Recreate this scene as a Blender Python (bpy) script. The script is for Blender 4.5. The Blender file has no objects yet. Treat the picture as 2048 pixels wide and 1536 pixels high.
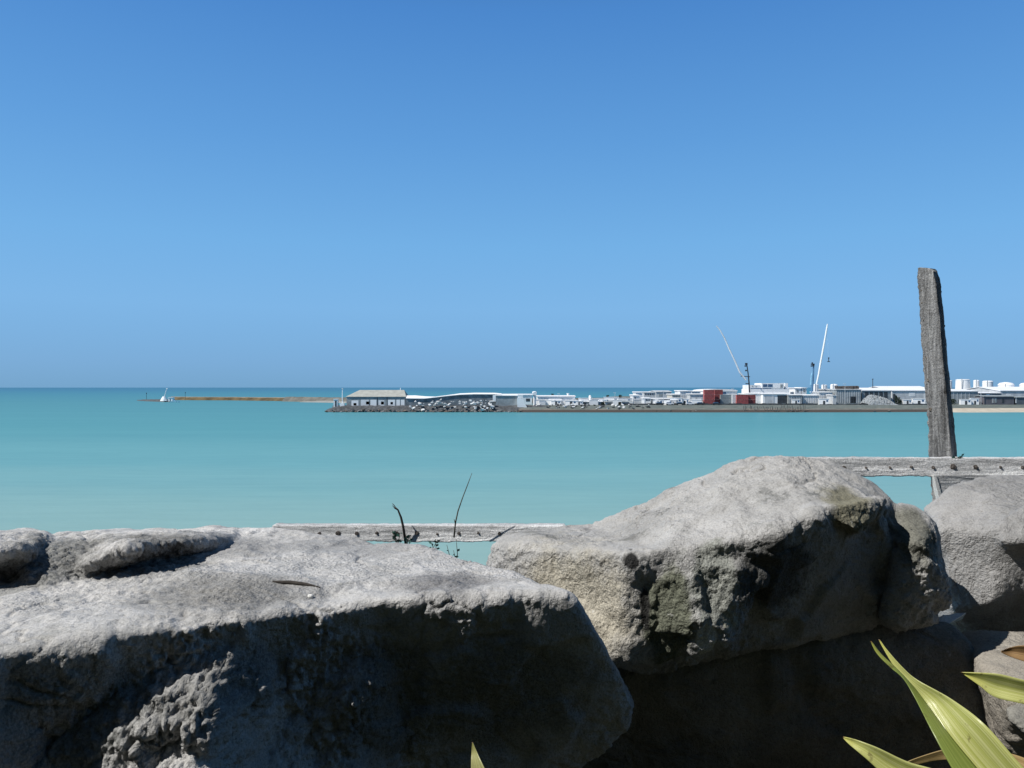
import bpy, bmesh, math, random
import numpy as np
from mathutils import Vector, Matrix

random.seed(11)
RNG = np.random.RandomState(5)
S = bpy.context.scene
COL = S.collection
F = 1536.0          # focal length in photo pixels (photo is 2048 wide)
EYE = 12.0          # eye height above the sea
HOR = 775.0


def at(px, py, Y):
    return Vector(((px - 1024.0) * Y / F, Y, EYE - (py - HOR) * Y / F))


def Xw(px, Y):
    return (px - 1024.0) * Y / F


def Zw(py, Y):
    return EYE - (py - HOR) * Y / F


# ------------------------------------------------------------------ noise
_perm = np.random.RandomState(3).permutation(512)
_perm = np.concatenate([_perm, _perm, _perm])
_g = np.random.RandomState(4).normal(size=(512, 3))
_g /= np.linalg.norm(_g, axis=1)[:, None]


def perlin(p):
    i = np.floor(p).astype(np.int64)
    f = p - i
    u = f * f * f * (f * (f * 6 - 15) + 10)
    i &= 511
    out = 0
    for dx in (0, 1):
        wx = u[:, 0] if dx else 1 - u[:, 0]
        for dy in (0, 1):
            wy = u[:, 1] if dy else 1 - u[:, 1]
            for dz in (0, 1):
                wz = u[:, 2] if dz else 1 - u[:, 2]
                h = _perm[_perm[_perm[(i[:, 0] + dx)] + (i[:, 1] + dy)] + (i[:, 2] + dz)] & 511
                g = _g[h]
                d = g[:, 0] * (f[:, 0] - dx) + g[:, 1] * (f[:, 1] - dy) + g[:, 2] * (f[:, 2] - dz)
                out = out + wx * wy * wz * d
    return out


def fbm(p, octaves=4, gain=0.5, lac=2.03):
    a, s = 1.0, 0
    q = p.copy()
    for _ in range(octaves):
        s = s + a * perlin(q)
        q = q * lac + 17.3
        a *= gain
    return s


def facets(p, slope_seed=0):
    """chipped planes: each Worley cell gets its own tilted plane"""
    i = np.floor(p).astype(np.int64)
    best = np.full(len(p), 1e9)
    val = np.zeros(len(p))
    for dx in (-1, 0, 1):
        for dy in (-1, 0, 1):
            for dz in (-1, 0, 1):
                c = i + np.array([dx, dy, dz])
                h = _perm[_perm[_perm[c[:, 0] & 511] + (c[:, 1] & 511)] + (c[:, 2] & 511)] & 511
                ctr = c + 0.5 + 0.45 * _g[h]
                d = p - ctr
                q = (d * d).sum(1)
                m = q < best
                best = np.where(m, q, best)
                g = _g[(h + 77 + slope_seed) & 511]
                val = np.where(m, (d * g).sum(1) + 0.5 * _g[(h + 200) & 511, 0], val)
    return val


def cracks(p):
    i = np.floor(p).astype(np.int64)
    b1 = np.full(len(p), 1e9); b2 = np.full(len(p), 1e9)
    for dx in (-1, 0, 1):
        for dy in (-1, 0, 1):
            for dz in (-1, 0, 1):
                c = i + np.array([dx, dy, dz])
                h = _perm[_perm[_perm[c[:, 0] & 511] + (c[:, 1] & 511)] + (c[:, 2] & 511)] & 511
                d = p - (c + 0.5 + 0.45 * _g[h])
                q = (d * d).sum(1)
                b2 = np.where(q < b1, b1, np.minimum(b2, q))
                b1 = np.minimum(b1, q)
    return np.sqrt(b2) - np.sqrt(b1)


def ridged(p, octaves=4, gain=0.5, lac=2.1):
    a, s = 1.0, 0
    q = p.copy()
    for _ in range(octaves):
        s = s + a * (1 - 2 * np.abs(perlin(q)) * 1.6)
        q = q * lac + 9.7
        a *= gain
    return s


# ------------------------------------------------------------------ materials
def new_mat(name):
    m = bpy.data.materials.new(name)
    m.use_nodes = True
    nt = m.node_tree
    nt.nodes.clear()
    return m, nt


class N:
    """tiny node helper"""
    def __init__(s, nt):
        s.nt = nt

    def add(s, typ, inputs=None, **props):
        n = s.nt.nodes.new(typ)
        for k, v in props.items():
            setattr(n, k, v)
        for k, v in (inputs or {}).items():
            if hasattr(v, 'is_linked') or isinstance(v, bpy.types.NodeSocket):
                s.nt.links.new(v, n.inputs[k])
            else:
                n.inputs[k].default_value = v
        return n

    def coords(s, kind='Object', scale=(1, 1, 1)):
        c = s.add('ShaderNodeTexCoord')
        m = s.add('ShaderNodeMapping', {'Vector': c.outputs[kind]})
        m.inputs['Scale'].default_value = scale
        return m.outputs['Vector']

    def noise(s, vec, scale, detail=6, rough=0.55, dist=0.0):
        n = s.add('ShaderNodeTexNoise', {'Vector': vec, 'Scale': scale, 'Detail': detail, 'Roughness': rough, 'Distortion': dist})
        return n.outputs['Fac']

    def ramp(s, fac, stops):
        r = s.add('ShaderNodeValToRGB', {'Fac': fac})
        e = r.color_ramp.elements
        while len(e) < len(stops):
            e.new(0.5)
        for el, (p, c) in zip(e, stops):
            el.position = p
            el.color = c if len(c) == 4 else (*c, 1)
        return r.outputs['Color']

    def g(s, fac, lo, hi):
        r = s.add('ShaderNodeMapRange', {'Value': fac, 'From Min': lo, 'From Max': hi})
        r.interpolation_type = 'SMOOTHSTEP'
        return r.outputs['Result']

    def mix(s, fac, a, b, mode='MIX'):
        n = s.nt.nodes.new('ShaderNodeMix')
        n.data_type = 'RGBA'
        n.blend_type = mode
        for idx, v in ((0, fac), (6, a), (7, b)):
            if isinstance(v, bpy.types.NodeSocket):
                s.nt.links.new(v, n.inputs[idx])
            else:
                if idx and len(v) == 3:
                    v = (*v, 1)
                n.inputs[idx].default_value = v
        return n.outputs[2]

    def math(s, op, a, b=0.0):
        n = s.nt.nodes.new('ShaderNodeMath')
        n.operation = op
        for i, v in ((0, a), (1, b)):
            if isinstance(v, bpy.types.NodeSocket):
                s.nt.links.new(v, n.inputs[i])
            else:
                n.inputs[i].default_value = v
        return n.outputs[0]

    def out(s, shader):
        o = s.nt.nodes.new('ShaderNodeOutputMaterial')
        s.nt.links.new(shader, o.inputs['Surface'])


def plain(name, col, rough=0.7, var=0.15, scale=1.0, bump=0.0, bscale=None, metal=0.0, stretch=(1, 1, 1), spec=0.3):
    m, nt = new_mat(name)
    n = N(nt)
    v = n.coords('Object', stretch)
    f = n.noise(v, scale, 6, 0.6)
    c = n.mix(n.g(f, 0.3, 0.7), tuple(x * (1 - var) for x in col), tuple(min(1, x * (1 + var)) for x in col))
    b = n.add('ShaderNodeBsdfPrincipled', {'Base Color': c, 'Roughness': rough, 'Metallic': metal})
    b.inputs['Specular IOR Level'].default_value = spec
    if bump:
        h = n.noise(v, bscale or scale * 4, 5, 0.6)
        bp = n.add('ShaderNodeBump', {'Height': h, 'Strength': bump, 'Distance': 0.02})
        nt.links.new(bp.outputs['Normal'], b.inputs['Normal'])
    n.out(b.outputs[0])
    return m


def rock_mat(name, light=(0.58, 0.575, 0.57), mid=(0.46, 0.457, 0.45), lichen=0.5, tan=None, patches=(), pale=0.45, streak=1.0, bscale=1.0, warmth=0.18):
    """weathered boulder: grain, blotches, dark lichen, pale crust; patches = (centre, radius, colour, softness)"""
    m, nt = new_mat(name)
    n = N(nt)
    v = n.coords('Object')
    vs = n.coords('Object', (1.0, 1.0, 0.35))
    big = n.noise(v, 2.6, 8, 0.62)
    c = n.mix(n.g(big, 0.34, 0.66), mid, light)
    warm = n.noise(v, 1.4, 5, 0.5)
    c = n.mix(n.math('MULTIPLY', n.g(warm, 0.45, 0.75), warmth), c, (0.36, 0.33, 0.28))
    # fine salt-and-pepper grain
    gr = n.noise(v, 140 * bscale, 3, 0.7)
    c = n.mix(0.62, c, n.ramp(gr, [(0.3, (0.5, 0.5, 0.5)), (0.5, (1.05, 1.05, 1.05)), (0.7, (1.3, 1.3, 1.3))]), 'MULTIPLY')
    pit = n.noise(v, 48 * bscale, 5, 0.75)
    c = n.mix(n.math('MULTIPLY', n.g(pit, 0.56, 0.70), 0.5), c, (0.10, 0.10, 0.098))
    # dark lichen crusts
    li = n.noise(v, 4.2, 11, 0.72, 0.4)
    lk = n.math('MULTIPLY', n.g(li, 0.57, 0.64), lichen)
    c = n.mix(lk, c, (0.085, 0.09, 0.082))
    li2 = n.noise(v, 13, 9, 0.75, 0.3)
    c = n.mix(n.math('MULTIPLY', n.g(li2, 0.60, 0.66), lichen * 0.8), c, (0.10, 0.11, 0.09))
    # colour fields
    geo = n.add('ShaderNodeTexCoord')
    for (ctr, rad, colr, soft) in patches:
        sub = n.add('ShaderNodeVectorMath', {0: geo.outputs['Object']}, operation='SUBTRACT')
        sub.inputs[1].default_value = ctr
        dv = n.add('ShaderNodeVectorMath', {0: sub.outputs[0]}, operation='DIVIDE')
        dv.inputs[1].default_value = rad
        ln = n.add('ShaderNodeVectorMath', {0: dv.outputs[0]}, operation='LENGTH')
        wob = n.noise(v, 9, 6, 0.65)
        d = n.math('ADD', ln.outputs['Value'], n.math('MULTIPLY', n.math('SUBTRACT', wob, 0.5), 1.5))
        k = n.math('SUBTRACT', 1.0, n.g(d, 1.0 - soft, 1.0 + soft))
        fine = n.mix(n.g(gr, 0.35, 0.65), tuple(x * 0.72 for x in colr), tuple(x * 1.2 for x in colr))
        c = n.mix(k, c, fine)
    # pale crust flecks
    pl = n.noise(v, 22, 6, 0.7)
    c = n.mix(n.math('MULTIPLY', n.g(pl, 0.66, 0.70), pale), c, (0.58, 0.58, 0.56))
    b = n.add('ShaderNodeBsdfPrincipled', {'Base Color': c, 'Roughness': 0.92})
    b.inputs['Specular IOR Level'].default_value = 0.12
    vor = n.add('ShaderNodeTexVoronoi', {'Vector': n.mix(0.06, v, n.add('ShaderNodeTexNoise', {'Vector': v, 'Scale': 30.0}).outputs['Color']), 'Scale': 46.0 * bscale}).outputs['Distance']
    vor2 = n.add('ShaderNodeTexVoronoi', {'Vector': v, 'Scale': 130.0 * bscale}).outputs['Distance']
    h1 = n.noise(v, 17 * bscale, 9, 0.72)
    h2 = n.noise(v, 85 * bscale, 4, 0.7)
    h4 = n.noise(v, 230 * bscale, 3, 0.7)
    h3 = n.noise(vs, 16 * bscale, 7, 0.72, 0.5)
    zone = n.g(n.noise(v, 2.2, 4, 0.6), 0.40, 0.62)          # worn smooth zones against rough ones
    sepn = n.add('ShaderNodeSeparateXYZ', {0: n.add('ShaderNodeNewGeometry').outputs['True Normal']})
    side = n.g(sepn.outputs['Z'], 0.75, 0.2)
    rz = n.math('MAXIMUM', zone, side)
    big_ = n.math('MULTIPLY', n.math('ADD', n.math('MULTIPLY', h1, 0.85), n.math('MULTIPLY', h3, 0.85 * streak)), n.math('ADD', n.math('MULTIPLY', rz, 0.9), 0.10))
    h = n.math('ADD', n.math('ADD', big_, n.math('MULTIPLY', n.math('MULTIPLY', h2, 0.30), n.math('ADD', n.math('MULTIPLY', rz, 0.6), 0.4))), n.math('MULTIPLY', h4, 0.14))
    h = n.math('ADD', h, n.math('ADD', n.math('MULTIPLY', n.math('MULTIPLY', vor, rz), 0.40), n.math('MULTIPLY', n.math('MULTIPLY', vor2, n.math('ADD', n.math('MULTIPLY', rz, 0.7), 0.3)), 0.14)))
    bp = n.add('ShaderNodeBump', {'Height': h, 'Strength': 0.85, 'Distance': 0.022})
    nt.links.new(bp.outputs['Normal'], b.inputs['Normal'])
    n.out(b.outputs[0])
    return m


# ------------------------------------------------------------------ objects
def tag(o, label=None, cat=None, group=None, kind=None):
    if label: o['label'] = label
    if cat: o['category'] = cat
    if group: o['group'] = group
    if kind: o['kind'] = kind
    return o


def empty(name, loc, label, cat, group=None, rz=0.0):
    o = bpy.data.objects.new(name, None)
    o.empty_display_size = 0.3
    COL.objects.link(o)
    o.location = loc
    o.rotation_euler.z = rz
    return tag(o, label, cat, group)


class MB:
    """collects polygons, then builds one mesh object"""
    def __init__(s):
        s.v, s.f = [], []

    def add(s, vs, fs):
        k = len(s.v)
        s.v += [tuple(x) for x in vs]
        s.f += [tuple(i + k for i in f) for f in fs]

    def box(s, x0, x1, y0, y1, z0, z1, top=None):
        tx0, tx1, ty0, ty1 = top or (x0, x1, y0, y1)
        s.add([(x0, y0, z0), (x1, y0, z0), (x1, y1, z0), (x0, y1, z0), (tx0, ty0, z1), (tx1, ty0, z1), (tx1, ty1, z1), (tx0, ty1, z1)],
              [(3, 2, 1, 0), (4, 5, 6, 7), (0, 1, 5, 4), (1, 2, 6, 5), (2, 3, 7, 6), (3, 0, 4, 7)])

    def prism(s, prof, y0, y1):
        """profile in xz (counter-clockwise seen from -y), extruded along y"""
        n = len(prof)
        vs = [(x, y0, z) for x, z in prof] + [(x, y1, z) for x, z in prof]
        fs = [tuple(range(n)), tuple(range(2 * n - 1, n - 1, -1))]
        for i in range(n):
            j = (i + 1) % n
            fs.append((i, i + n, j + n, j))
        s.add(vs, fs)

    def lathe(s, cx, cy, prof, seg=20):
        vs, fs = [], []
        for r, z in prof:
            for k in range(seg):
                a = 2 * math.pi * k / seg
                vs.append((cx + r * math.cos(a), cy + r * math.sin(a), z))
        for i in range(len(prof) - 1):
            for k in range(seg):
                j = (k + 1) % seg
                fs.append((i * seg + k, i * seg + j, (i + 1) * seg + j, (i + 1) * seg + k))
        fs.append(tuple(range(seg - 1, -1, -1)))
        fs.append(tuple(range((len(prof) - 1) * seg, len(prof) * seg)))
        s.add(vs, fs)

    def tube(s, pts, rad, seg=8):
        pts = [Vector(p) for p in pts]
        if not isinstance(rad, (list, tuple)):
            rad = [rad] * len(pts)
        vs, fs = [], []
        up = Vector((0.13, 0.97, 0.2)).normalized()
        for i, p in enumerate(pts):
            d = (pts[min(i + 1, len(pts) - 1)] - pts[max(i - 1, 0)]).normalized()
            a = d.cross(up)
            if a.length < 1e-3:
                a = d.cross(Vector((1, 0, 0)))
            a.normalize()
            b = d.cross(a).normalized()
            for k in range(seg):
                t = 2 * math.pi * k / seg
                vs.append(p + (a * math.cos(t) + b * math.sin(t)) * rad[i])
        for i in range(len(pts) - 1):
            for k in range(seg):
                j = (k + 1) % seg
                fs.append((i * seg + k, i * seg + j, (i + 1) * seg + j, (i + 1) * seg + k))
        fs.append(tuple(range(seg - 1, -1, -1)))
        fs.append(tuple(range((len(pts) - 1) * seg, len(pts) * seg)))
        s.add(vs, fs)

    def build(s, name, mat, parent=None, loc=None, smooth=False, bevel=0.0):
        """vertices are given in world space when loc is set or the parent is an unrotated Empty"""
        off = Vector(loc) if loc is not None else (world_off(parent) if parent else Vector((0, 0, 0)))
        me = bpy.data.meshes.new(name)
        me.from_pydata([tuple(Vector(v) - off) for v in s.v], [], s.f)
        me.materials.append(mat)
        bm = bmesh.new()
        bm.from_mesh(me)
        bmesh.ops.recalc_face_normals(bm, faces=bm.faces)
        bm.to_mesh(me)
        bm.free()
        if smooth:
            me.polygons.foreach_set('use_smooth', [True] * len(me.polygons))
        o = bpy.data.objects.new(name, me)
        COL.objects.link(o)
        if parent:
            o.parent = parent
        else:
            o.location = off
        if bevel:
            md = o.modifiers.new('edge', 'BEVEL')
            md.width = bevel
            md.segments = 2
        return o


def world_off(o):
    v = Vector((0, 0, 0))
    while o:
        v += o.location
        o = o.parent
    return v


def mesh_obj(name, verts, faces, mat, loc=(0, 0, 0), parent=None, smooth=True):
    me = bpy.data.meshes.new(name)
    me.from_pydata([tuple(v) for v in verts], [], [tuple(f) for f in faces])
    me.materials.append(mat)
    if smooth:
        me.polygons.foreach_set('use_smooth', [True] * len(me.polygons))
    o = bpy.data.objects.new(name, me)
    COL.objects.link(o)
    o.location = loc
    if parent:
        o.parent = parent
    return o


def copy_tree(o, parent=None):
    c = o.copy()
    COL.objects.link(c)
    c.parent = parent
    for ch in list(o.children):
        copy_tree(ch, c)
    return c


def hull_into(bm, pts):
    vs = [bm.verts.new(p) for p in pts]
    r = bmesh.ops.convex_hull(bm, input=vs)
    junk = [g for g in r['geom_interior'] if isinstance(g, bmesh.types.BMVert)]
    junk += [g for g in r['geom_unused'] if isinstance(g, bmesh.types.BMVert)]
    bmesh.ops.delete(bm, geom=list(set(junk)), context='VERTS')


def arr_co(me):
    a = np.empty(len(me.vertices) * 3)
    me.vertices.foreach_get('co', a)
    return a.reshape(-1, 3)


def arr_no(me):
    a = np.empty(len(me.vertices) * 3)
    me.vertices.foreach_get('normal', a)
    return a.reshape(-1, 3)


def smooth_mesh(me, it):
    ne = len(me.edges)
    e = np.empty(ne * 2, dtype=np.int64)
    me.edges.foreach_get('vertices', e)
    e = e.reshape(-1, 2)
    co = arr_co(me)
    cnt = np.bincount(e.ravel(), minlength=len(co)).astype(float)[:, None]
    for _ in range(it):
        s = np.zeros_like(co)
        for k in range(3):
            s[:, k] = np.bincount(e[:, 0], weights=co[e[:, 1], k], minlength=len(co)) + np.bincount(e[:, 1], weights=co[e[:, 0], k], minlength=len(co))
        co = co * 0.4 + 0.6 * s / cnt
    me.vertices.foreach_set('co', co.ravel())
    me.update()


def boulder(name, lumps, mat, label, voxel=0.014, sm=3, subdiv=1, amps=(0.03, 0.020, 0.0085, 0.0045), seed=0, strata=0.0, group=None, cat='boulder', zones=(), bulges=()):
    bm = bmesh.new()
    for pts in lumps:
        hull_into(bm, [Vector(p) for p in pts])
    me = bpy.data.meshes.new(name)
    bm.to_mesh(me)
    bm.free()
    o = bpy.data.objects.new(name, me)
    COL.objects.link(o)
    md = o.modifiers.new('r', 'REMESH')
    md.mode = 'VOXEL'
    md.voxel_size = voxel
    dg = bpy.context.evaluated_depsgraph_get()
    me2 = bpy.data.meshes.new_from_object(o.evaluated_get(dg))
    o.modifiers.clear()
    smooth_mesh(me2, sm)
    o.data = me2
    # big shapes before refining
    co = arr_co(me2)
    no = arr_no(me2)
    sd = np.array([seed * 3.7, seed * 1.9, seed * 5.1])
    for (zt, zb, xl0, xl1, xr0, xr1, k) in bulges:      # slanting buttresses: gentle left flank, steep right flank
        t = np.clip((EYE + zt - co[:, 2]) / (zt - zb), 0, 1.6)
        wx = co[:, 0] + 0.05 * fbm(co * 5 + sd, 3)
        xl = xl0 + (xl1 - xl0) * t; xr = xr0 + (xr1 - xr0) * t
        u = (wx - xl) / (xr - xl)
        prof = np.where(u < 1, np.clip(u, 0, 1), np.clip(1 - (u - 1) / 0.45, 0, 1))
        k2 = k * (1 + 0.6 * np.clip(fbm(co * 6 + sd + 4, 2, 0.5), -.5, .5))
        co[:, 1] -= k2 * (xr - xl) * prof * np.clip(t / 0.25, 0, 1) * np.clip(-no[:, 1] * 2 + .2, 0, 1)
    me2.vertices.foreach_set('co', co.ravel())
    me2.update()
    no = arr_no(me2)
    top = np.clip(no[:, 2], 0, 1)
    wq = co + 0.07 * np.stack([fbm(co * 3 + 11, 3), fbm(co * 3 + 31, 3), fbm(co * 3 + 51, 3)], 1)
    d = amps[0] * fbm(co * 1.7 + sd, 3) + amps[1] * 0.5 * ridged(co * 3.3 + sd, 2)
    d = d + amps[1] * (1.2 - 0.8 * top) * (1 - 0.75 * 4 * top * (1 - top)) * facets(wq * 5.0 + sd)
    co = co + no * d[:, None]
    me2.vertices.foreach_set('co', co.ravel())
    me2.update()
    smooth_mesh(me2, 1)
    if subdiv:
        md = o.modifiers.new('s', 'SUBSURF')
        md.levels = subdiv
        md.render_levels = subdiv
        dg = bpy.context.evaluated_depsgraph_get()
        me3 = bpy.data.meshes.new_from_object(o.evaluated_get(dg))
        o.modifiers.clear()
        o.data = me3
    me3 = o.data
    co = arr_co(me3)
    no = arr_no(me3)
    rough = np.clip(0.6 + 1.2 * fbm(co * 1.5 + sd + 7, 3), 0.15, 1.5)   # smooth worn zones and rough zones
    fine = rough.copy()
    for (zc, zr, gain) in zones:
        dd = np.linalg.norm((co - np.array(zc)) / np.array(zr), axis=1) + 0.5 * fbm(co * 7 + sd, 3)
        fine = fine + gain * np.clip(1.3 - dd, 0, 0.6) / 0.6
    top = np.clip(no[:, 2], 0, 1)
    wq = co + 0.02 * np.stack([fbm(co * 12 + 11, 3), fbm(co * 12 + 31, 3), fbm(co * 12 + 51, 3)], 1)
    cs = co * np.array([1, 1, 0.5])
    d = 0.65 * amps[2] * rough * (1.25 - 1.0 * top) * facets(wq * np.array([19, 19, 19]) + sd)
    d = d + amps[2] * fine * (0.42 - 0.25 * top) * facets(wq * 46 + sd + 9)
    d = d + amps[3] * fine * (fbm(co * np.array([50, 50, 38]) + sd, 4, 0.6) + 0.8 * ridged(cs * 30 + sd + 20, 3) * (1 - top) ** 2)
    wc = co + 0.10 * np.stack([fbm(co * 4 + 71, 4), fbm(co * 4 + 91, 4), fbm(co * 4 + 13, 4)], 1)
    ck = cracks(wc * np.array([2.6, 2.6, 4.0]) + sd)
    d = d - 0.012 * np.clip(1 - ck / 0.045, 0, 1) * np.clip(2.5 * fbm(co * 2.3 + sd + 3, 3) + 0.15, 0, 1)
    pits = np.clip(perlin(co * 30 + sd + 5) - 0.36, 0, 1)
    d = d - 0.05 * pits * rough
    if strata:
        d = d + strata * np.sin(co[:, 2] * 60 + 4 * fbm(co * 2 + sd, 3))
    co = co + no * d[:, None]
    org = np.array([co[:, 0].mean(), co[:, 1].mean(), co[:, 2].min()])
    me3.vertices.foreach_set('co', (co - org).ravel())
    me3.update()
    me3.polygons.foreach_set('use_smooth', [True] * len(me3.polygons))
    me3.materials.clear()
    me3.materials.append(mat)
    o.location = org
    me3.name = name
    tag(o, label, cat, group)
    return o


def T(px, py, zr):
    """point at height zr below the eye seen at that pixel"""
    Y = -zr * F / (py - HOR)
    return at(px, py, Y)


# ------------------------------------------------------------------ camera, sun, sky
cam = bpy.data.cameras.new('camera')
cam.sensor_fit = 'HORIZONTAL'
cam.sensor_width = 36.0
cam.lens = 36.0 * F / 2048.0
cam.shift_y = (HOR - 768.0) / 2048.0
cam.clip_start = 0.05
cam.clip_end = 120000
co_ = bpy.data.objects.new('camera', cam)
COL.objects.link(co_)
co_.location = (0, 0, EYE)
co_.rotation_euler = (math.radians(90), 0, 0)
S.camera = co_

SUN_E, SUN_A = math.radians(50), math.radians(-19)
sd = Vector((-math.cos(SUN_E) * math.cos(SUN_A), math.cos(SUN_E) * math.sin(SUN_A), math.sin(SUN_E)))
sl = bpy.data.lights.new('sun', 'SUN')
sl.energy = 5.0
sl.angle = math.radians(0.5)
sl.color = (1.0, 0.965, 0.91)
so = bpy.data.objects.new('sun', sl)
COL.objects.link(so)
so.rotation_euler = sd.to_track_quat('Z', 'Y').to_euler()
so.location = (0, 0, 60)

w = bpy.data.worlds.new('World')
S.world = w
w.use_nodes = True
nt = w.node_tree
nt.nodes.clear()
n = N(nt)
sky = n.add('ShaderNodeTexSky')
sky.sky_type = 'NISHITA'
sky.sun_disc = False
sky.sun_elevation = SUN_E
sky.sun_rotation = math.atan2(sd.x, sd.y)
sky.altitude = 0
sky.air_density = 1.0
sky.dust_density = 0.2
sky.ozone_density = 3.0
tc = n.add('ShaderNodeTexCoord')
sep = n.add('ShaderNodeSeparateXYZ', {0: tc.outputs['Generated']})
grad = n.ramp(sep.outputs['Z'], [(0.0, (1.55, 3.68, 6.2)), (0.03, (1.78, 3.98, 6.9)), (0.10, (2.05, 4.65, 8.0)), (0.18, (1.75, 4.5, 8.1)), (0.30, (1.2, 3.55, 7.4)), (0.44, (0.72, 2.55, 6.4)), (0.62, (0.30, 0.85, 1.9)), (1.0, (0.10, 0.22, 0.45))])
tint = n.ramp(sep.outputs['Z'], [(0.0, (0.55, 0.75, 1.2)), (0.12, (0.75, 0.95, 1.2)), (0.45, (0.7, 1.0, 1.25)), (0.65, (0.35, 0.45, 0.5)), (1.0, (0.15, 0.18, 0.2))])
colr = n.mix(0.85, n.mix(1.0, sky.outputs[0], tint, 'MULTIPLY'), grad)
bg = n.add('ShaderNodeBackground', {'Color': colr, 'Strength': 0.10})
wo = nt.nodes.new('ShaderNodeOutputWorld')
nt.links.new(bg.outputs[0], wo.inputs['Surface'])
S.view_settings.view_transform = 'Standard'
S.view_settings.look = 'None'
S.view_settings.exposure = 0
S.view_settings.gamma = 1

# ------------------------------------------------------------------ sea
def sea_mat():
    m, nt = new_mat('sea_water')
    n = N(nt)
    c = n.add('ShaderNodeTexCoord')
    sp = n.add('ShaderNodeSeparateXYZ', {0: c.outputs['Object']})
    wob = n.noise(n.coords('Object', (0.006, 0.02, 1)), 1.0, 4, 0.5)
    lg = n.math('LOGARITHM', n.math('MAXIMUM', n.math('ADD', sp.outputs['Y'], n.math('MULTIPLY', n.math('SUBTRACT', wob, 0.5), 60.0)), 20.0), 10.0)
    f = n.add('ShaderNodeMapRange', {'Value': lg, 'From Min': 1.6, 'From Max': 4.4}).outputs[0]
    # depth of the water: milky shallows, turquoise bay, blue offshore
    col = n.ramp(f, [(0.0, (0.247, 0.383, 0.362)), (0.08, (0.228, 0.383, 0.374)), (0.17, (0.141, 0.341, 0.368)), (0.27, (0.092, 0.289, 0.328)), (0.42, (0.076, 0.252, 0.305)),
                     (0.54, (0.060, 0.221, 0.299)), (0.68, (0.049, 0.184, 0.293)), (1.0, (0.047, 0.168, 0.280))])
    st = n.noise(n.coords('Object', (0.004, 0.045, 1)), 1.0, 6, 0.6)
    col = n.mix(0.5, col, n.ramp(st, [(0.3, (0.88, 0.92, 0.94)), (0.7, (1.1, 1.06, 1.04))]), 'MULTIPLY')
    st2 = n.noise(n.coords('Object', (0.10, 0.55, 1)), 1.0, 5, 0.6)
    col = n.mix(0.5, col, n.ramp(st2, [(0.3, (0.90, 0.925, 0.935)), (0.7, (1.09, 1.065, 1.055))]), 'MULTIPLY')
    wv = n.noise(n.coords('Object', (0.5, 1.6, 1)), 1.0, 7, 0.6)
    bp = n.add('ShaderNodeBump', {'Height': wv, 'Strength': 0.25, 'Distance': 0.25})
    d = n.add('ShaderNodeBsdfDiffuse', {'Color': col, 'Normal': bp.outputs[0]})
    gl = n.add('ShaderNodeBsdfGlossy', {'Color': (1, 1, 1, 1), 'Roughness': 0.22, 'Normal': bp.outputs[0]})
    lw = n.add('ShaderNodeLayerWeight', {'Blend': 0.12})
    k = n.math('MINIMUM', n.math('MULTIPLY', lw.outputs['Fresnel'], 0.30), 0.12)
    mx = n.add('ShaderNodeMixShader', {0: k, 1: d.outputs[0], 2: gl.outputs[0]})
    n.out(mx.outputs[0])
    return m


def grid(name, xs, ys, zf, mat, smooth=True):
    X, Y = np.meshgrid(xs, ys)
    Z = zf(X, Y)
    v = np.stack([X.ravel(), Y.ravel(), Z.ravel()], 1)
    nx, ny = len(xs), len(ys)
    f = [(j * nx + i, j * nx + i + 1, (j + 1) * nx + i + 1, (j + 1) * nx + i) for j in range(ny - 1) for i in range(nx - 1)]
    return mesh_obj(name, v, f, mat, smooth=smooth)


xs = [-90000, -20000, -4000, -800, -150, 0, 150, 800, 4000, 20000, 90000]
ys = [-800, 0, 60, 200, 600, 2000, 8000, 30000, 100000]
o = grid('sea', xs, ys, lambda X, Y: X * 0, sea_mat(), False)
tag(o, 'calm turquoise sea reaching the horizon', 'sea', kind='structure')

# ------------------------------------------------------------------ ground near the camera (plus an added, unseen bank behind that blocks sky light)
def soil_mat():
    m, nt = new_mat('soil_and_added_bank')
    n = N(nt)
    v = n.coords('Object')
    a = n.noise(v, 5, 8, 0.65)
    soil = n.ramp(a, [(0.3, (0.045, 0.042, 0.036)), (0.6, (0.095, 0.088, 0.075)), (0.8, (0.16, 0.15, 0.13))])
    b = n.noise(v, 1.1, 9, 0.7)
    green = n.ramp(b, [(0.35, (0.017, 0.022, 0.013)), (0.55, (0.032, 0.040, 0.024)), (0.75, (0.055, 0.062, 0.038))])  # very dark green for the added bank, holds bounce light down
    sp = n.add('ShaderNodeSeparateXYZ', {0: n.add('ShaderNodeTexCoord').outputs['Object']})
    k = n.g(sp.outputs['Y'], 2.1, 2.6)
    c = n.mix(k, green, soil)
    h = n.noise(v, 14, 8, 0.7)
    bp = n.add('ShaderNodeBump', {'Height': h, 'Strength': 0.9, 'Distance': 0.06})
    p = n.add('ShaderNodeBsdfPrincipled', {'Base Color': c, 'Roughness': 0.95, 'Normal': bp.outputs[0]})
    p.inputs['Specular IOR Level'].default_value = 0.1
    n.out(p.outputs[0])
    return m


def ground_z(X, Y):
    p = np.stack([X.ravel(), Y.ravel(), 0 * X.ravel()], 1)
    nz = fbm(p * 0.5, 5).reshape(X.shape)
    z = np.full(X.shape, EYE - 1.85) + 0.05 * nz
    z = z - np.clip(Y - 3.9, 0, 40) * 1.05
    up = np.clip(-0.8 - Y, 0, 3.4)  # added bank behind the camera, out of view, cuts sky fill on the rocks
    z = z + up * 2.6 + np.clip(-4.2 - Y, 0, 20) * .4 + 0.9 * nz * np.clip(up, 0, 1)
    return z


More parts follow.
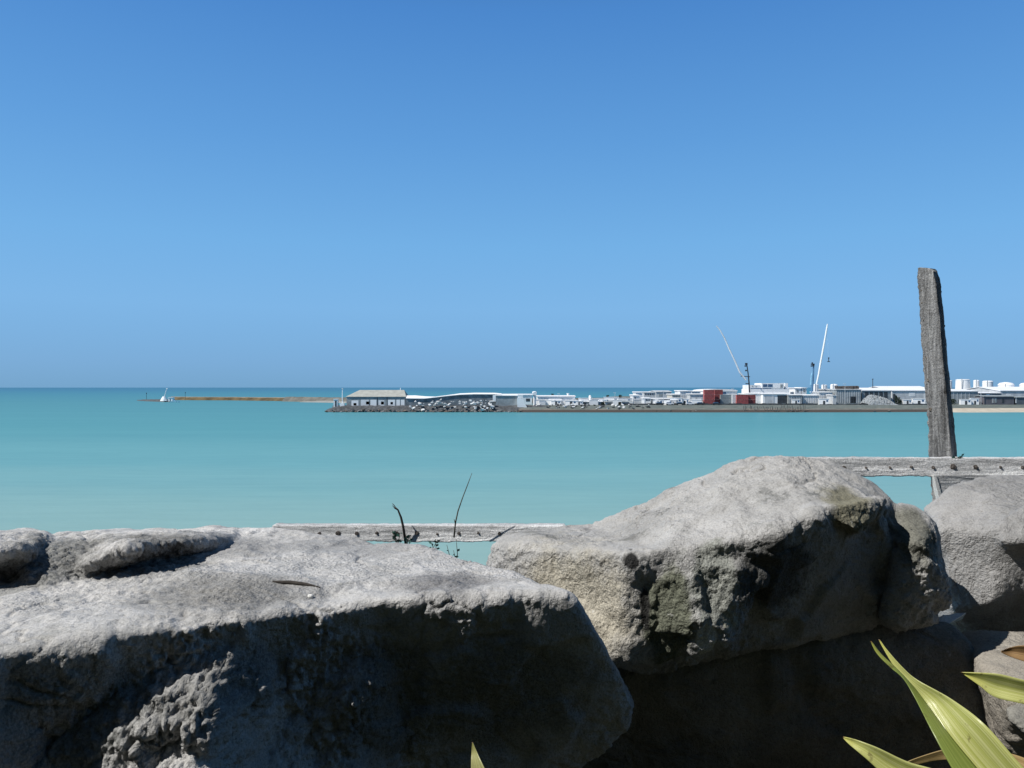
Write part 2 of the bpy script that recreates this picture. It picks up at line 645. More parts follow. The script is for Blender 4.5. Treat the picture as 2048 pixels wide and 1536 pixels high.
o = grid('ground', np.linspace(-45, 45, 181), np.concatenate([np.linspace(-16, -1, 46), np.linspace(-0.9, 6, 60), np.linspace(6.3, 22, 30)]), ground_z, soil_mat())
tag(o, 'soil bank under the boulders dropping to the sea', 'ground', kind='structure')

# ------------------------------------------------------------------ foreground boulders
def rel(p, origin):
    return tuple(Vector(p) - Vector(origin))


Z1 = -0.66
slab_left = [T(-260, 1345, Z1), T(-100, 1318, Z1), T(0, 1298, Z1), T(120, 1272, Z1), T(225, 1243, Z1), T(330, 1229, Z1), T(480, 1203, Z1), T(640, 1206, Z1), T(760, 1194, Z1),
             T(-260, 1150, Z1), T(0, 1135, Z1), T(430, 1082, Z1 - 0.0), T(470, 1062, Z1 + .005), T(560, 1060, Z1 + .01), T(620, 1064, Z1 + .005), T(720, 1082, Z1 - 0.01), T(860, 1102, Z1 - .01), T(900, 1190, Z1 - .02),
             at(-200, 1800, 1.92), at(0, 1560, 2.06), at(150, 1700, 2.12), at(420, 1640, 2.44), at(640, 1640, 2.50), at(760, 1600, 2.58), at(-260, 1700, 2.9), at(860, 1600, 3.2), at(600, 1500, 3.5)]
slab_right = [T(650, 1204, Z1), T(780, 1192, Z1), T(880, 1176, Z1), T(1000, 1174, Z1), T(1140, 1187, Z1), T(1010, 1152, Z1), T(905, 1116, Z1), T(830, 1090, Z1), T(700, 1082, Z1),
              at(1195, 1262, 2.55), at(1248, 1362, 2.62), at(1270, 1418, 2.66), at(1262, 1452, 2.70), at(1200, 1505, 2.76), at(1110, 1560, 2.80), at(1000, 1640, 2.80), at(640, 1640, 2.62),
              at(1225, 1380, 3.1), at(900, 1600, 3.3), at(1120, 1240, 2.9)]
ledge_right = [at(150, 1168, 2.82), at(250, 1160, 2.95), at(425, 1094, 3.12), at(165, 1132, 2.58), at(255, 1094, 2.62), at(330, 1084, 2.76), at(430, 1079, 3.02), at(470, 1076, 3.25), at(480, 1062, 3.5), at(430, 1060, 3.45), at(250, 1062, 3.4), at(150, 1066, 3.3), at(300, 1150, 3.4), at(470, 1140, 3.5), at(140, 1150, 3.2)]
ledge_left = [at(-200, 1185, 2.58), at(35, 1165, 2.78), at(50, 1096, 2.56), at(0, 1102, 2.50), at(-200, 1106, 2.42), at(100, 1066, 3.0), at(60, 1059, 3.3), at(-200, 1062, 3.2), at(100, 1150, 3.1), at(-200, 1150, 3.2), at(60, 1130, 2.75)]
ramp_mid = [at(40, 1172, 2.52), at(120, 1178, 2.52), at(55, 1108, 2.70), at(165, 1098, 2.78), at(170, 1120, 2.74), at(110, 1068, 3.1), at(170, 1070, 3.2), at(60, 1180, 3.0), at(170, 1180, 3.0)]

m1 = rock_mat('boulder_stone_grey', lichen=0.35, streak=1.2)
r1 = boulder('boulder', [slab_left, slab_right, ledge_right, ledge_left, ramp_mid], m1,
             'huge flat-topped grey boulder with a dark shaded face filling the lower left', voxel=0.0125, seed=1,
             zones=[(tuple(at(400, 1370, 2.2)), (.16, .4, .2), 1.6), (tuple(at(260, 1500, 2.1)), (.28, .4, .22), 1.7), (tuple(at(630, 1440, 2.2)), (.15, .4, .26), 2.3), (tuple(at(480, 1200, 2.35)), (.25, .14, .1), .4), (tuple(at(950, 1190, 2.5)), (.18, .12, .1), .4), (tuple(at(90, 1130, 2.75)), (.18, .25, .15), 1.2), (tuple(at(280, 1110, 2.7)), (.3, .3, .14), 1.4)],
             bulges=[(-.74, -1.06, -.94, -1.36, -.80, -.85, .66), (-.82, -1.15, -.53, -.80, -.44, -.50, .50), (-.80, -1.10, -1.45, -1.75, -1.30, -1.36, .48)])


def fld(o, px, py, Y, rx, ry, rz, col, soft=0.25):
    return (rel(at(px, py, Y), o.location), (rx, ry, rz), col, soft)


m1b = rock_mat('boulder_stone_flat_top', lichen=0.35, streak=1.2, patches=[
    fld(r1, 440, 1190, 2.4, .24, .22, .10, (0.27, 0.268, 0.262), .5),
    fld(r1, 100, 1135, 2.7, .16, .3, .12, (0.25, 0.252, 0.245), .4),
    fld(r1, 900, 1175, 2.55, .16, .14, .08, (0.24, 0.24, 0.245), .5),
    fld(r1, 720, 1085, 3.2, .35, .2, .08, (0.36, 0.36, 0.36), .5),
    fld(r1, 290, 1120, 2.8, .22, .2, .12, (0.22, 0.22, 0.215), .4),
    fld(r1, 480, 1083, 3.1, .2, .2, .06, (0.33, 0.33, 0.33), .5),
    fld(r1, 1010, 1370, 2.6, .30, .5, .22, (0.27, 0.268, 0.255), .45),  # from here on: front-face fields darkened to deepen its shade
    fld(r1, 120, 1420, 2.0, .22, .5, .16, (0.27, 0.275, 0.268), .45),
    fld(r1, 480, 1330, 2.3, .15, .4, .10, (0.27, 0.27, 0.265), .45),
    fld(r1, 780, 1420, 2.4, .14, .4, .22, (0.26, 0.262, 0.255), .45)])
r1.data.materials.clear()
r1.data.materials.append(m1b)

top_left = [at(966, 1145, 3.30), at(984, 1088, 3.30), at(1004, 1060, 3.44), at(1100, 1051, 3.5), at(1185, 1047, 3.55), at(1290, 1050, 3.5), at(1250, 1104, 2.82), at(1120, 1101, 3.03),
            at(1360, 1098, 2.82), at(1246, 1318, 2.80), at(1340, 1330, 2.90), at(972, 1260, 3.27), at(1000, 1290, 3.6), at(1340, 1250, 3.6), at(1400, 1060, 3.3)]
top_right = [at(1185, 1048, 3.5), at(1290, 1009, 3.52), at(1345, 984, 3.52), at(1400, 955, 3.5), at(1455, 932, 3.48), at(1512, 911, 3.45), at(1552, 908, 3.4), at(1650, 922, 3.4), at(1740, 964, 3.3), at(1786, 998, 3.2),
             at(1420, 1092, 2.80), at(1550, 1070, 2.78), at(1630, 1030, 2.83), at(1300, 1106, 2.84), at(1690, 1012, 2.92),
             at(1330, 1332, 2.90), at(1480, 1302, 2.98), at(1640, 1266, 3.10), at(1650, 1180, 3.0),
             at(1755, 1252, 3.2), at(1790, 1100, 3.14), at(1780, 1020, 3.1), at(1200, 1290, 3.7), at(1790, 1240, 3.7)]
wedge = [at(1600, 1012, 2.86), at(1700, 1003, 2.90), at(1780, 995, 3.05), at(1712, 1060, 2.86), at(1660, 1010, 3.2), at(1760, 1000, 3.2), at(1715, 1080, 3.1)]
cheek = [at(1285, 1118, 2.84), at(1385, 1112, 2.80), at(1280, 1312, 2.84), at(1330, 1326, 2.83), at(1410, 1305, 2.80), at(1340, 1215, 2.80), at(1400, 1200, 2.76), at(1300, 1120, 3.1), at(1340, 1300, 3.1), at(1400, 1200, 3.1)]
bulge = [at(1400, 1130, 2.79), at(1475, 1140, 2.77), at(1410, 1290, 2.79), at(1450, 1290, 2.79), at(1370, 1120, 2.82), at(1480, 1120, 2.80), at(1375, 1200, 2.82), at(1470, 1210, 2.79), at(1395, 1305, 2.80), at(1440, 1298, 2.80), at(1470, 1280, 2.86), at(1420, 1200, 3.1), at(1540, 1150, 2.82)]
end_right = [at(1795, 1006, 3.2), at(1840, 1018, 3.2), at(1864, 1038, 3.2), at(1877, 1100, 3.15), at(1900, 1190, 3.1), at(1897, 1222, 3.1), at(1855, 1245, 3.1), at(1770, 1247, 3.08),
             at(1794, 1080, 3.06), at(1850, 1090, 3.0), at(1785, 1185, 3.05), at(1865, 1185, 3.06), at(1800, 1010, 3.6), at(1880, 1100, 3.6), at(1850, 1240, 3.6), at(1800, 1240, 3.5)]
# origin of the boulder() object is unknown until built, so colour fields are set after building
r2 = boulder('boulder', [top_left, top_right, wedge, cheek, bulge, end_right], m1, 'domed grey boulder with a tan left flank, on top of a black shaded boulder', voxel=0.0125, seed=2)


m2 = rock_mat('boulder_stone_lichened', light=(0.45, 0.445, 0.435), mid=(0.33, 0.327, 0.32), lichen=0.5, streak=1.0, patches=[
    fld(r2, 1150, 1210, 3.0, 0.27, 0.45, 0.20, (0.43, 0.40, 0.33), 0.35),
    fld(r2, 1700, 1020, 2.95, 0.10, 0.3, 0.09, (0.23, 0.22, 0.165), 0.3),
    fld(r2, 1840, 1070, 3.05, 0.09, 0.2, 0.13, (0.19, 0.19, 0.165), 0.3),
    fld(r2, 1330, 1230, 2.84, 0.095, 0.2, 0.18, (0.17, 0.178, 0.135), 0.2),
    fld(r2, 1560, 1160, 2.80, 0.16, 0.2, 0.15, (0.12, 0.12, 0.115), 0.3),
    fld(r2, 1430, 1180, 2.74, 0.08, 0.2, 0.15, (0.33, 0.34, 0.31), 0.2),
    fld(r2, 1412, 1275, 2.78, 0.036, 0.3, 0.065, (0.78, 0.78, 0.76), 0.12),
    fld(r2, 1465, 1245, 2.76, 0.04, 0.2, 0.035, (0.42, 0.41, 0.34), 0.15),
    fld(r2, 1262, 1120, 2.83, 0.030, 0.12, 0.030, (0.04, 0.04, 0.04), 0.15),  # dark inside of a small hole, put into the colour
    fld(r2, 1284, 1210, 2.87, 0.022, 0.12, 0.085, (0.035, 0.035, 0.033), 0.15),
])
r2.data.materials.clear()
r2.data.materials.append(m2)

m3 = rock_mat('boulder_stone_smooth', light=(0.38, 0.375, 0.37), mid=(0.29, 0.287, 0.283), lichen=0.2, streak=0.5)
r3 = boulder('boulder', [
    [at(1843, 1013, 4.0), at(1900, 968, 4.1), at(1985, 950, 4.2), at(2060, 958, 4.2), at(2300, 962, 4.2), at(1880, 1052, 3.72), at(1995, 1062, 3.58), at(2060, 1040, 3.6), at(2300, 1040, 3.6),
     at(1905, 1224, 3.66), at(1985, 1205, 3.56), at(2030, 1130, 3.56), at(2070, 1240, 3.95), at(2300, 1255, 3.95), at(1872, 1250, 4.3), at(1868, 1100, 3.95), at(1893, 1215, 4.0), at(1915, 1300, 4.3), at(2300, 1300, 4.4), at(2000, 1290, 3.9)],
    [at(1990, 1050, 3.6), at(2060, 1000, 3.7), at(2300, 1000, 3.6), at(2005, 1085, 3.52), at(2300, 1080, 3.45), at(2050, 1150, 3.75), at(2300, 1150, 3.75), at(2100, 1100, 4.0)]],
    m3, 'smooth pale boulder below the tall weathered post at the right edge', voxel=0.016, seed=3, amps=(0.03, 0.012, 0.005, 0.003))

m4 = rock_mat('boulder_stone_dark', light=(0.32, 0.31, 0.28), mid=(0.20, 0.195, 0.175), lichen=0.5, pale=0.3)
r4 = boulder('boulder', [
    [at(1120, 1345, 3.2), at(1300, 1338, 3.10), at(1480, 1306, 3.10), at(1640, 1272, 3.14), at(1700, 1252, 3.2), at(1780, 1240, 3.22), at(1900, 1244, 3.26), at(1946, 1298, 3.16), at(1965, 1348, 3.14), at(2003, 1418, 3.14), at(2022, 1490, 3.16),
     at(2020, 1640, 3.2), at(1400, 1750, 3.3), at(1100, 1700, 3.35), at(1600, 1700, 3.3), at(1120, 1345, 3.9), at(1900, 1262, 3.8), at(1960, 1400, 3.7), at(2010, 1500, 3.6)]],
    m4, 'black shaded boulder underneath the domed grey boulder, behind the leaves', voxel=0.018, seed=4)
m5 = rock_mat('boulder_stone_brown', light=(0.40, 0.37, 0.32), mid=(0.28, 0.255, 0.22), lichen=0.2, streak=0.5)
r5 = boulder('boulder', [
    [at(1915, 1262, 3.45), at(1985, 1262, 3.35), at(2200, 1268, 3.3), at(2240, 1400, 2.7), at(2030, 1400, 2.7), at(1960, 1330, 3.0), at(2000, 1500, 2.9), at(2240, 1560, 2.75), at(1930, 1360, 3.5), at(2240, 1380, 3.5)]],
    m5, 'flat brownish boulder under the right edge leaves, beside the black shaded boulder', voxel=0.018, seed=5, amps=(0.02, 0.010, 0.005, 0.003))
r6 = boulder('boulder', [
    [at(2006, 1412, 2.62), at(2060, 1402, 2.62), at(2120, 1420, 2.6), at(2015, 1440, 2.56), at(2060, 1480, 2.52), at(2140, 1500, 2.5), at(2040, 1440, 2.8), at(2120, 1460, 2.85)]],
    m4, 'small dark stone under the green leaf at the right edge', voxel=0.012, seed=6, amps=(0.012, 0.008, 0.004, 0.003), cat='stone')

# little things on and between the boulders
bpy.context.view_layer.update()


def on_slab(px, py, lift):
    o_ = Vector((0, 0, EYE)) - r1.location
    d_ = (at(px, py, 2.0) - Vector((0, 0, EYE))).normalized()
    ok, hit, nn_, _ = r1.ray_cast(o_, d_)
    return (hit + r1.location if ok else T(px, py, Z1)) + Vector((0, 0, lift))


twig_m = plain('dead_twig_bark', (0.045, 0.04, 0.035), 0.9, 0.4, 40)
b = MB()
b.tube([on_slab(545, 1164, .002), on_slab(580, 1168, .005), on_slab(612, 1171, .004), on_slab(640, 1176, .002)], [0.003, 0.0075, 0.006, 0.002], 7)
tag(b.build('twig', twig_m, loc=T(590, 1168, Z1), smooth=True), 'thin dark twig lying on top of the flat grey boulder', 'twig')
bm = bmesh.new()
bmesh.ops.create_icosphere(bm, subdivisions=3, radius=0.0085)
me = bpy.data.meshes.new('pebble')
for v in bm.verts:
    k = 1 + 0.5 * perlin(np.array([[v.co.x * 60 + 3, v.co.y * 60, v.co.z * 60]]))[0]
    v.co = Vector((v.co.x * k * 1.1, v.co.y * k, v.co.z * k * 0.8))
bm.to_mesh(me); bm.free()
white_m = plain('white_stone', (0.72, 0.72, 0.70), 0.8, 0.1, 60, 0.4, 120)
me.materials.append(white_m)
o = bpy.data.objects.new('pebble', me); COL.objects.link(o); o.location = on_slab(622, 1194, .003)
tag(o, 'tiny white pebble on top of the flat grey boulder', 'pebble')
sh = [at(1867, 1241, 3.32), at(1886, 1230, 3.34), at(1915, 1226, 3.36), at(1932, 1226, 3.36), at(1905, 1244, 3.30), at(1893, 1249, 3.27), at(1880, 1247, 3.28), at(1890, 1245, 3.5), at(1925, 1238, 3.5)]
bm = bmesh.new(); hull_into(bm, sh); me = bpy.data.meshes.new('stone_shard')
cc = at(1900, 1245, 3.36)
for v in bm.verts: v.co -= cc
bmesh.ops.subdivide_edges(bm, edges=bm.edges[:], cuts=2, use_grid_fill=True)
for v in bm.verts: v.co += Vector((1, 1, 1)) * 0.006 * perlin(np.array([[v.co.x * 30, v.co.y * 30, v.co.z * 30]]))[0]
bm.to_mesh(me); bm.free(); me.materials.append(white_m)
o = bpy.data.objects.new('stone_shard', me); COL.objects.link(o); o.location = cc
tag(o, 'bright white stone shard wedged in the gap under the boulders at right', 'stone')

# ------------------------------------------------------------------ weathered post and timber rails
def wood_mat(name, c0, c1, stretch, dark=0.6):
    m, nt = new_mat(name)
    n = N(nt)
    v = n.coords('Object', stretch)
    vv = n.coords('Object')
    g1 = n.noise(v, 30, 8, 0.7, 0.4)
    c = n.mix(n.g(g1, 0.32, 0.68), c0, c1)
    bl = n.noise(vv, 16, 8, 0.75)
    c = n.mix(n.math('MULTIPLY', n.g(bl, 0.56, 0.66), dark), c, (0.055, 0.05, 0.045))
    pl = n.noise(vv, 38, 6, 0.7)
    c = n.mix(n.math('MULTIPLY', n.g(pl, 0.62, 0.68), 0.6), c, (0.55, 0.55, 0.52))
    h = n.math('ADD', n.math('MULTIPLY', g1, 1.0), n.math('MULTIPLY', n.noise(vv, 70, 6, 0.75), 0.6))
    bp = n.add('ShaderNodeBump', {'Height': h, 'Strength': 1.0, 'Distance': 0.014})
    lg = n.noise(v, 9, 7, 0.7, 0.3)
    c = n.mix(0.85, c, n.ramp(lg, [(0.30, (0.38, 0.38, 0.38)), (0.5, (0.95, 0.95, 0.95)), (0.70, (1.7, 1.7, 1.68))]), 'MULTIPLY')
    gg = n.noise(vv, 120, 4, 0.8)
    c = n.mix(0.8, c, n.ramp(gg, [(0.32, (0.35, 0.35, 0.35)), (0.5, (1, 1, 1)), (0.68, (1.5, 1.5, 1.48))]), 'MULTIPLY')
    p = n.add('ShaderNodeBsdfPrincipled', {'Base Color': c, 'Roughness': 0.95, 'Normal': bp.outputs[0]})
    p.inputs['Specular IOR Level'].default_value = 0.1
    n.out(p.outputs[0])
    return m


post_m = wood_mat('weathered_post_wood', (0.12, 0.12, 0.12), (0.40, 0.402, 0.402), (1, 1, 0.06))
rail_m = wood_mat('weathered_rail_wood', (0.48, 0.485, 0.49), (0.78, 0.785, 0.79), (0.1, 1, 1), 0.5)
bolt_m = plain('corroded_bolt', (0.12, 0.105, 0.095), 0.8, 0.5, 60, 0.5, 90)
PY = 5.08
base = at(1907, 1150, PY + 0.05)
top = at(1856, 532, PY + 0.05)
L = (top - base).length
ax = (top - base).normalized()
post = empty('post', base, 'tall leaning weathered timber post rising beside the pale boulder', 'post')
# rectangular section, broad face turned to the left, narrow face to the right
ang = math.radians(-50)
ux = Vector((math.cos(ang), math.sin(ang), 0)); ux = (ux - ax * ux.dot(ax)).normalized()
uy = ax.cross(ux).normalized()
NS, NC = 420, 80
verts, faces = [], []
hw, hd = 0.066, 0.045
for j in range(NS + 1):
    t = j / NS
    for k in range(NC):
        a = 2 * math.pi * (k + 0.5) / NC
        c, s_ = math.cos(a), math.sin(a)
        e = 0.13
        x = hw * math.copysign(abs(c) ** e, c)
        y = hd * math.copysign(abs(s_) ** e, s_)
        tw = 1.05 - 0.24 * t
        x *= tw; y *= tw
        zt = t * L
        if t > 0.91:   # top worn to a blunt chamfered end
            q = (t - 0.91) / 0.09
            zt -= 0.055 * q * max(0.0, (x - 0.01) / 0.06) ** 1.3 + 0.008 * q * abs(x) / hw
            x -= 0.012 * q * q if x > 0 else -0.004 * q * q
        verts.append((x, y, zt))
va = np.array(verts)
nn = va.copy(); nn[:, 2] = 0; nn /= np.maximum(np.linalg.norm(nn, axis=1), 1e-6)[:, None]
gq = va * np.array([34, 34, 3.0])
ed = np.clip(-va[:, 0] / hw, 0, 1) ** 4
dsp = 0.0035 * ridged(gq, 3) + 0.0036 * fbm(va * np.array([75, 75, 13]), 4, 0.62) + 0.003 * np.clip(fbm(va * 34 + 3, 4), 0, 1) + 0.011 * ed * (ridged(va * np.array([18, 18, 12.0]) + 5, 3) - 0.3)
va = va + nn * dsp[:, None]
verts = [tuple(ux * p[0] + uy * p[1] + ax * p[2]) for p in va]
for j in range(NS):
    for k in range(NC):
        k2 = (k + 1) % NC
        faces.append((j * NC + k, j * NC + k2, (j + 1) * NC + k2, (j + 1) * NC + k))
faces.append(tuple(range(NS * NC, (NS + 1) * NC)))
mesh_obj('shaft', verts, faces, post_m, parent=post)
# crusty lichen tufts along the ragged left edge
lich_m = plain('lichen_crust', (0.20, 0.18, 0.155), 0.95, 0.6, 60, 0.8, 120)
tufts = [(1843, 605), (1842, 640), (1847, 715), (1849, 742), (1853, 758), (1858, 815), (1864, 845), (1840, 560), (1884, 585), (1888, 652), (1839, 580), (1851, 790), (1862, 870), (1846, 690)]
for ti, (px, py) in enumerate(tufts):
    edge = 1838 + (py - 531) * 0.078 if px < 1875 else px - 3
    c = at(edge + random.uniform(0, 3), py + random.uniform(-4, 4), PY + 0.06) - base
    bm = bmesh.new()
    bmesh.ops.create_icosphere(bm, subdivisions=3, radius=random.uniform(.006, .011))
    for v in bm.verts:
        k = 1 + 0.9 * perlin(np.array([[v.co.x * 110 + ti, v.co.y * 110, v.co.z * 110]]))[0]
        v.co = Vector((v.co.x * k, v.co.y * k, v.co.z * k * 1.3))
    me = bpy.data.meshes.new('lichen'); bm.to_mesh(me); bm.free(); me.materials.append(lich_m)
    o = bpy.data.objects.new('lichen', me); COL.objects.link(o); o.parent = post; o.location = c


def rail(px0, px1, pyt, pyb, Y, bolts, label, skew=0.0, seed=0):
    z1 = Zw(pyt, Y); z0 = Zw(pyb, Y)
    x0 = Xw(px0, Y); x1 = Xw(px1, Y)
    org = Vector(((x0 + x1) / 2, Y, z0))
    e = empty('timber_rail', org, label, 'rail', 'timber rails behind the boulders')
    nx, nz, ny = int((x1 - x0) / 0.008), 14, 8
    H, D = z1 - z0, 0.12
    per = [(0, -1 + 2 * i / nz) for i in range(nz)]
    ring = []
    for i in range(nz): ring.append((-D / 2, H * i / nz))
    for i in range(ny): ring.append((-D / 2 + D * i / ny, H))
    for i in range(nz): ring.append((D / 2, H - H * i / nz))
    for i in range(ny): ring.append((D / 2 - D * i / ny, 0))
    R = len(ring)
    vs = []
    for i in range(nx + 1):
        x = x0 + (x1 - x0) * i / nx
        for (y, z) in ring:
            vs.append((x, y, z))
    va = np.array(vs)
    nrm = np.stack([0 * va[:, 0], np.clip(va[:, 1] / (D / 2), -1, 1) ** 5, np.clip((va[:, 2] - H / 2) / (H / 2), -1, 1) ** 5], 1)
    sdv = np.array([seed * 5.0, 0, 0])
    dd = 0.002 * ridged(va * np.array([3, 40, 40]) + sdv, 3) + 0.0022 * fbm(va * 30 + sdv, 3)
    low = np.clip(1 - va[:, 2] / (H * 0.35), 0, 1)
    bite = np.clip(ridged(np.stack([va[:, 0] * 5 + seed, 0 * va[:, 0], 0 * va[:, 0]], 1), 5, 0.65) - 0.5, 0, 2)
    va = va + nrm * dd[:, None]
    va[:, 2] += low * bite * 0.006
    hi = np.clip((va[:, 2] - H * .75) / (H * .25), 0, 1)
    va[:, 2] += hi * 0.005 * fbm(np.stack([va[:, 0] * 14 + seed, va[:, 1] * 10, 0 * va[:, 0]], 1), 3)
    va[:, 1] += (va[:, 2] / H - 0.5) * 0.035 * np.clip(0.5 - va[:, 1] / D, 0, 1)
    va[:, 2] += (va[:, 0] - org.x) * skew
    va[:, 0] -= org.x
    fs = []
    for i in range(nx):
        for k in range(R):
            k2 = (k + 1) % R
            fs.append((i * R + k, (i + 1) * R + k, (i + 1) * R + k2, i * R + k2))
    fs.append(tuple(range(R)))
    fs.append(tuple(range(nx * R + R - 1, nx * R - 1, -1)))
    mesh_obj('beam', va, fs, rail_m, parent=e)
    for (bx, by) in bolts:
        p = at(bx, by, Y - D / 2)
        b = MB()
        r = random.choice([0.006, 0.008, 0.010, 0.013])
        p.z += random.uniform(-.007, .005); p.x += random.uniform(-.006, .006)
        # irregular corroded bolt head on a washer, with its axis toward the viewer
        for (rad, y0, y1, sg) in ((r * 1.6, 0.004, -0.004, 14), (r, -0.004, -0.012, 6)):
            vs, f2 = [], []
            off = random.uniform(0, 1)
            for (yy, rr) in ((y0, rad), (y1, rad * .94)):
                for k in range(sg):
                    a = off + 2 * math.pi * k / sg
                    q = rr * random.uniform(.86, 1.08)
                    vs.append((p.x + q * math.cos(a), p.y + yy, p.z + q * math.sin(a)))
            for k in range(sg):
                k2 = (k + 1) % sg
                f2.append((k, k2, sg + k2, sg + k))
            f2.append(tuple(range(sg, 2 * sg)))
            b.add(vs, f2)
        b.build('bolt', bolt_m, e)
    # short legs that carry the beam
    for lx in (0.06, 0.94):
        if px0 > 1500 and lx < .5: lx = 0.02
        x = x0 + (x1 - x0) * lx
        b = MB()
        zb = z0 - 2.6
        b.box(x - .06, x + .06, Y + .065, Y + .18, zb, z0 + H * .8)
        b.build('leg', post_m, e, bevel=0.006)
    return e


rail(1600, 2330, 916, 951, 5.0, [(px, 934) for px in (1688, 1733, 1778, 1823, 1867, 1908, 1953, 2000, 2044)], 'bolted timber rail crossing in front of the tall leaning post', seed=1)
rail(548, 1130, 1050, 1080, 5.6, [(px, 1067) for px in (600, 640, 676, 713, 755, 793, 834, 875, 916, 956, 998)], 'pale timber rail with rusty bolts behind the flat grey boulder', seed=2)
# short board hanging below the rail, a white strip giving its left edge a sunlit look
pe = empty('timber_board', at(1930, 1040, 4.97), 'grey timber board with a white strip as its sunlit left edge below the rail, under the tall post', 'board')
N_, M_ = 60, 24
vs, fs = [], []
for side_, Yb in ((0, 4.902), (1, 4.935)):
    for j in range(M_ + 1):
        v_ = j / M_
        for i in range(N_ + 1):
            u = i / N_
            pxl = 1871 + 14 * v_
            p = at(pxl + (2075 - pxl) * u, 950.5 + 70 * v_, 4.902)
            q = np.array([[p.x * 9, p.z * 60, side_ * 3.0]])
            vs.append((p.x - pe.location.x, Yb - pe.location.y + (0.004 * fbm(q, 3)[0] if 0 < i < N_ and 0 < j < M_ else 0), p.z - pe.location.z))
K_ = (N_ + 1) * (M_ + 1)
for j in range(M_):
    for i in range(N_):
        k = j * (N_ + 1) + i
        fs.append((k, k + 1, k + N_ + 2, k + N_ + 1)); fs.append((K_ + k + N_ + 1, K_ + k + N_ + 2, K_ + k + 1, K_ + k))
rim = [i for i in range(N_ + 1)] + [j * (N_ + 1) + N_ for j in range(1, M_ + 1)] + [M_ * (N_ + 1) + i for i in range(N_ - 1, -1, -1)] + [j * (N_ + 1) for j in range(M_ - 1, 0, -1)]
for a_, b_ in zip(rim, rim[1:] + rim[:1]):
    fs.append((b_, a_, K_ + a_, K_ + b_))
mesh_obj('board', vs, fs, rail_m, parent=pe, smooth=False)
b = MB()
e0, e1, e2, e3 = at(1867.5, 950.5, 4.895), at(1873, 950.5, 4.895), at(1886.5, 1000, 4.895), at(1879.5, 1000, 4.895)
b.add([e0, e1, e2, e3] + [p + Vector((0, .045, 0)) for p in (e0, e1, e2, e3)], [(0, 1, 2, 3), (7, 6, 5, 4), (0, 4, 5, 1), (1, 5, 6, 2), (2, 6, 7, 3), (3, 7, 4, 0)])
b.build('sunlit_edge', white_m, pe)

# ------------------------------------------------------------------ twigs and weeds by the rail
b = MB()
b.tube([at(812, 1090, 5.5), at(806, 1052, 5.5), at(802, 1035, 5.5), at(796, 1020, 5.5), at(790, 1014, 5.5)], [0.010, 0.009, 0.008, 0.006, 0.004], 7)
b.tube([at(796, 1020, 5.5), at(790, 1017, 5.49), at(785, 1011, 5.48)], [0.005, 0.004, 0.002], 6)
b.tube([at(792, 1016, 5.5), at(787, 1009, 5.52), at(784, 1007, 5.52)], [0.004, 0.003, 0.0015], 6)
tag(b.build('twig', twig_m, loc=at(812, 1090, 5.5), smooth=True), 'thick black forked twig sticking up above the pale rail', 'twig')
b = MB()
b.tube([at(908, 1075, 5.45), at(911, 1045, 5.45), at(916, 1022, 5.45), at(925, 996, 5.45), at(935, 970, 5.45), at(944, 946, 5.45)], [0.006, 0.005, 0.0045, 0.0035, 0.003, 0.0015], 6)
b.tube([at(911, 1048, 5.45), at(908, 1038, 5.44)], [0.004, 0.002], 6)
tag(b.build('grass_stem', plain('dry_stem', (0.10, 0.095, 0.07), 0.9, 0.4, 40), loc=at(908, 1075, 5.45), smooth=True), 'long thin dry stem slanting up above the pale rail', 'stem')
weed_leaf = plain('weed_leaf', (0.05, 0.15, 0.115), 0.6, 0.5, 40)
weed_stem = plain('weed_stem', (0.06, 0.06, 0.045), 0.8, 0.3, 40)


def weed(px, py, Y, hgt, nst, leaves, label, spread=0.25, seed=0):
    rnd = random.Random(seed)
    p0 = at(px, py, Y)
    e = empty('weed', p0, label, 'weed')
    b = MB(); lf = MB()
    for i in range(nst):
        a = rnd.uniform(-spread, spread)
        h = hgt * rnd.uniform(.55, 1.0)
        tip = p0 + Vector((a * h, rnd.uniform(-.1, .1) * h, h))
        mid = p0 + (tip - p0) * .5 + Vector((rnd.uniform(-.03, .03), 0, 0))
        b.tube([p0 - Vector((0, 0, .06)), mid, tip], [.004, .003, .0015], 5)
        for k in range(leaves):
            t = rnd.uniform(.35, 1.0)
            q = mid + (tip - mid) * (t * 2 - 1) if t > .5 else p0 + (mid - p0) * (t * 2)
            d = Vector((rnd.uniform(-1, 1), rnd.uniform(-1, .4), rnd.uniform(-.1, .8))).normalized()
            sdv = d.cross(Vector((0, 1, .3))).normalized()
            l = rnd.uniform(.014, .034)
            lf.add([q, q + d * l * .5 + sdv * l * .28, q + d * l, q + d * l * .5 - sdv * l * .28], [(0, 1, 2, 3)])
    b.build('stem', weed_stem, e, smooth=True)
    if leaves: lf.build('foliage', weed_leaf, e)


weed(808, 1102, 5.35, 0.16, 6, 9, 'small dark green weed in front of the pale rail below the black twig', .8, 1)
weed(864, 1125, 5.3, 0.17, 4, 3, 'short spindly weed between the green weed and the forked stem', .3, 2)
weed(903, 1140, 5.3, 0.22, 3, 2, 'forked dark weed stem in the gap between the two largest boulders', .35, 3)
weed(1916, 925, 4.98, 0.05, 4, 6, 'tiny green sprig on the rail just right of the tall post', .9, 4)

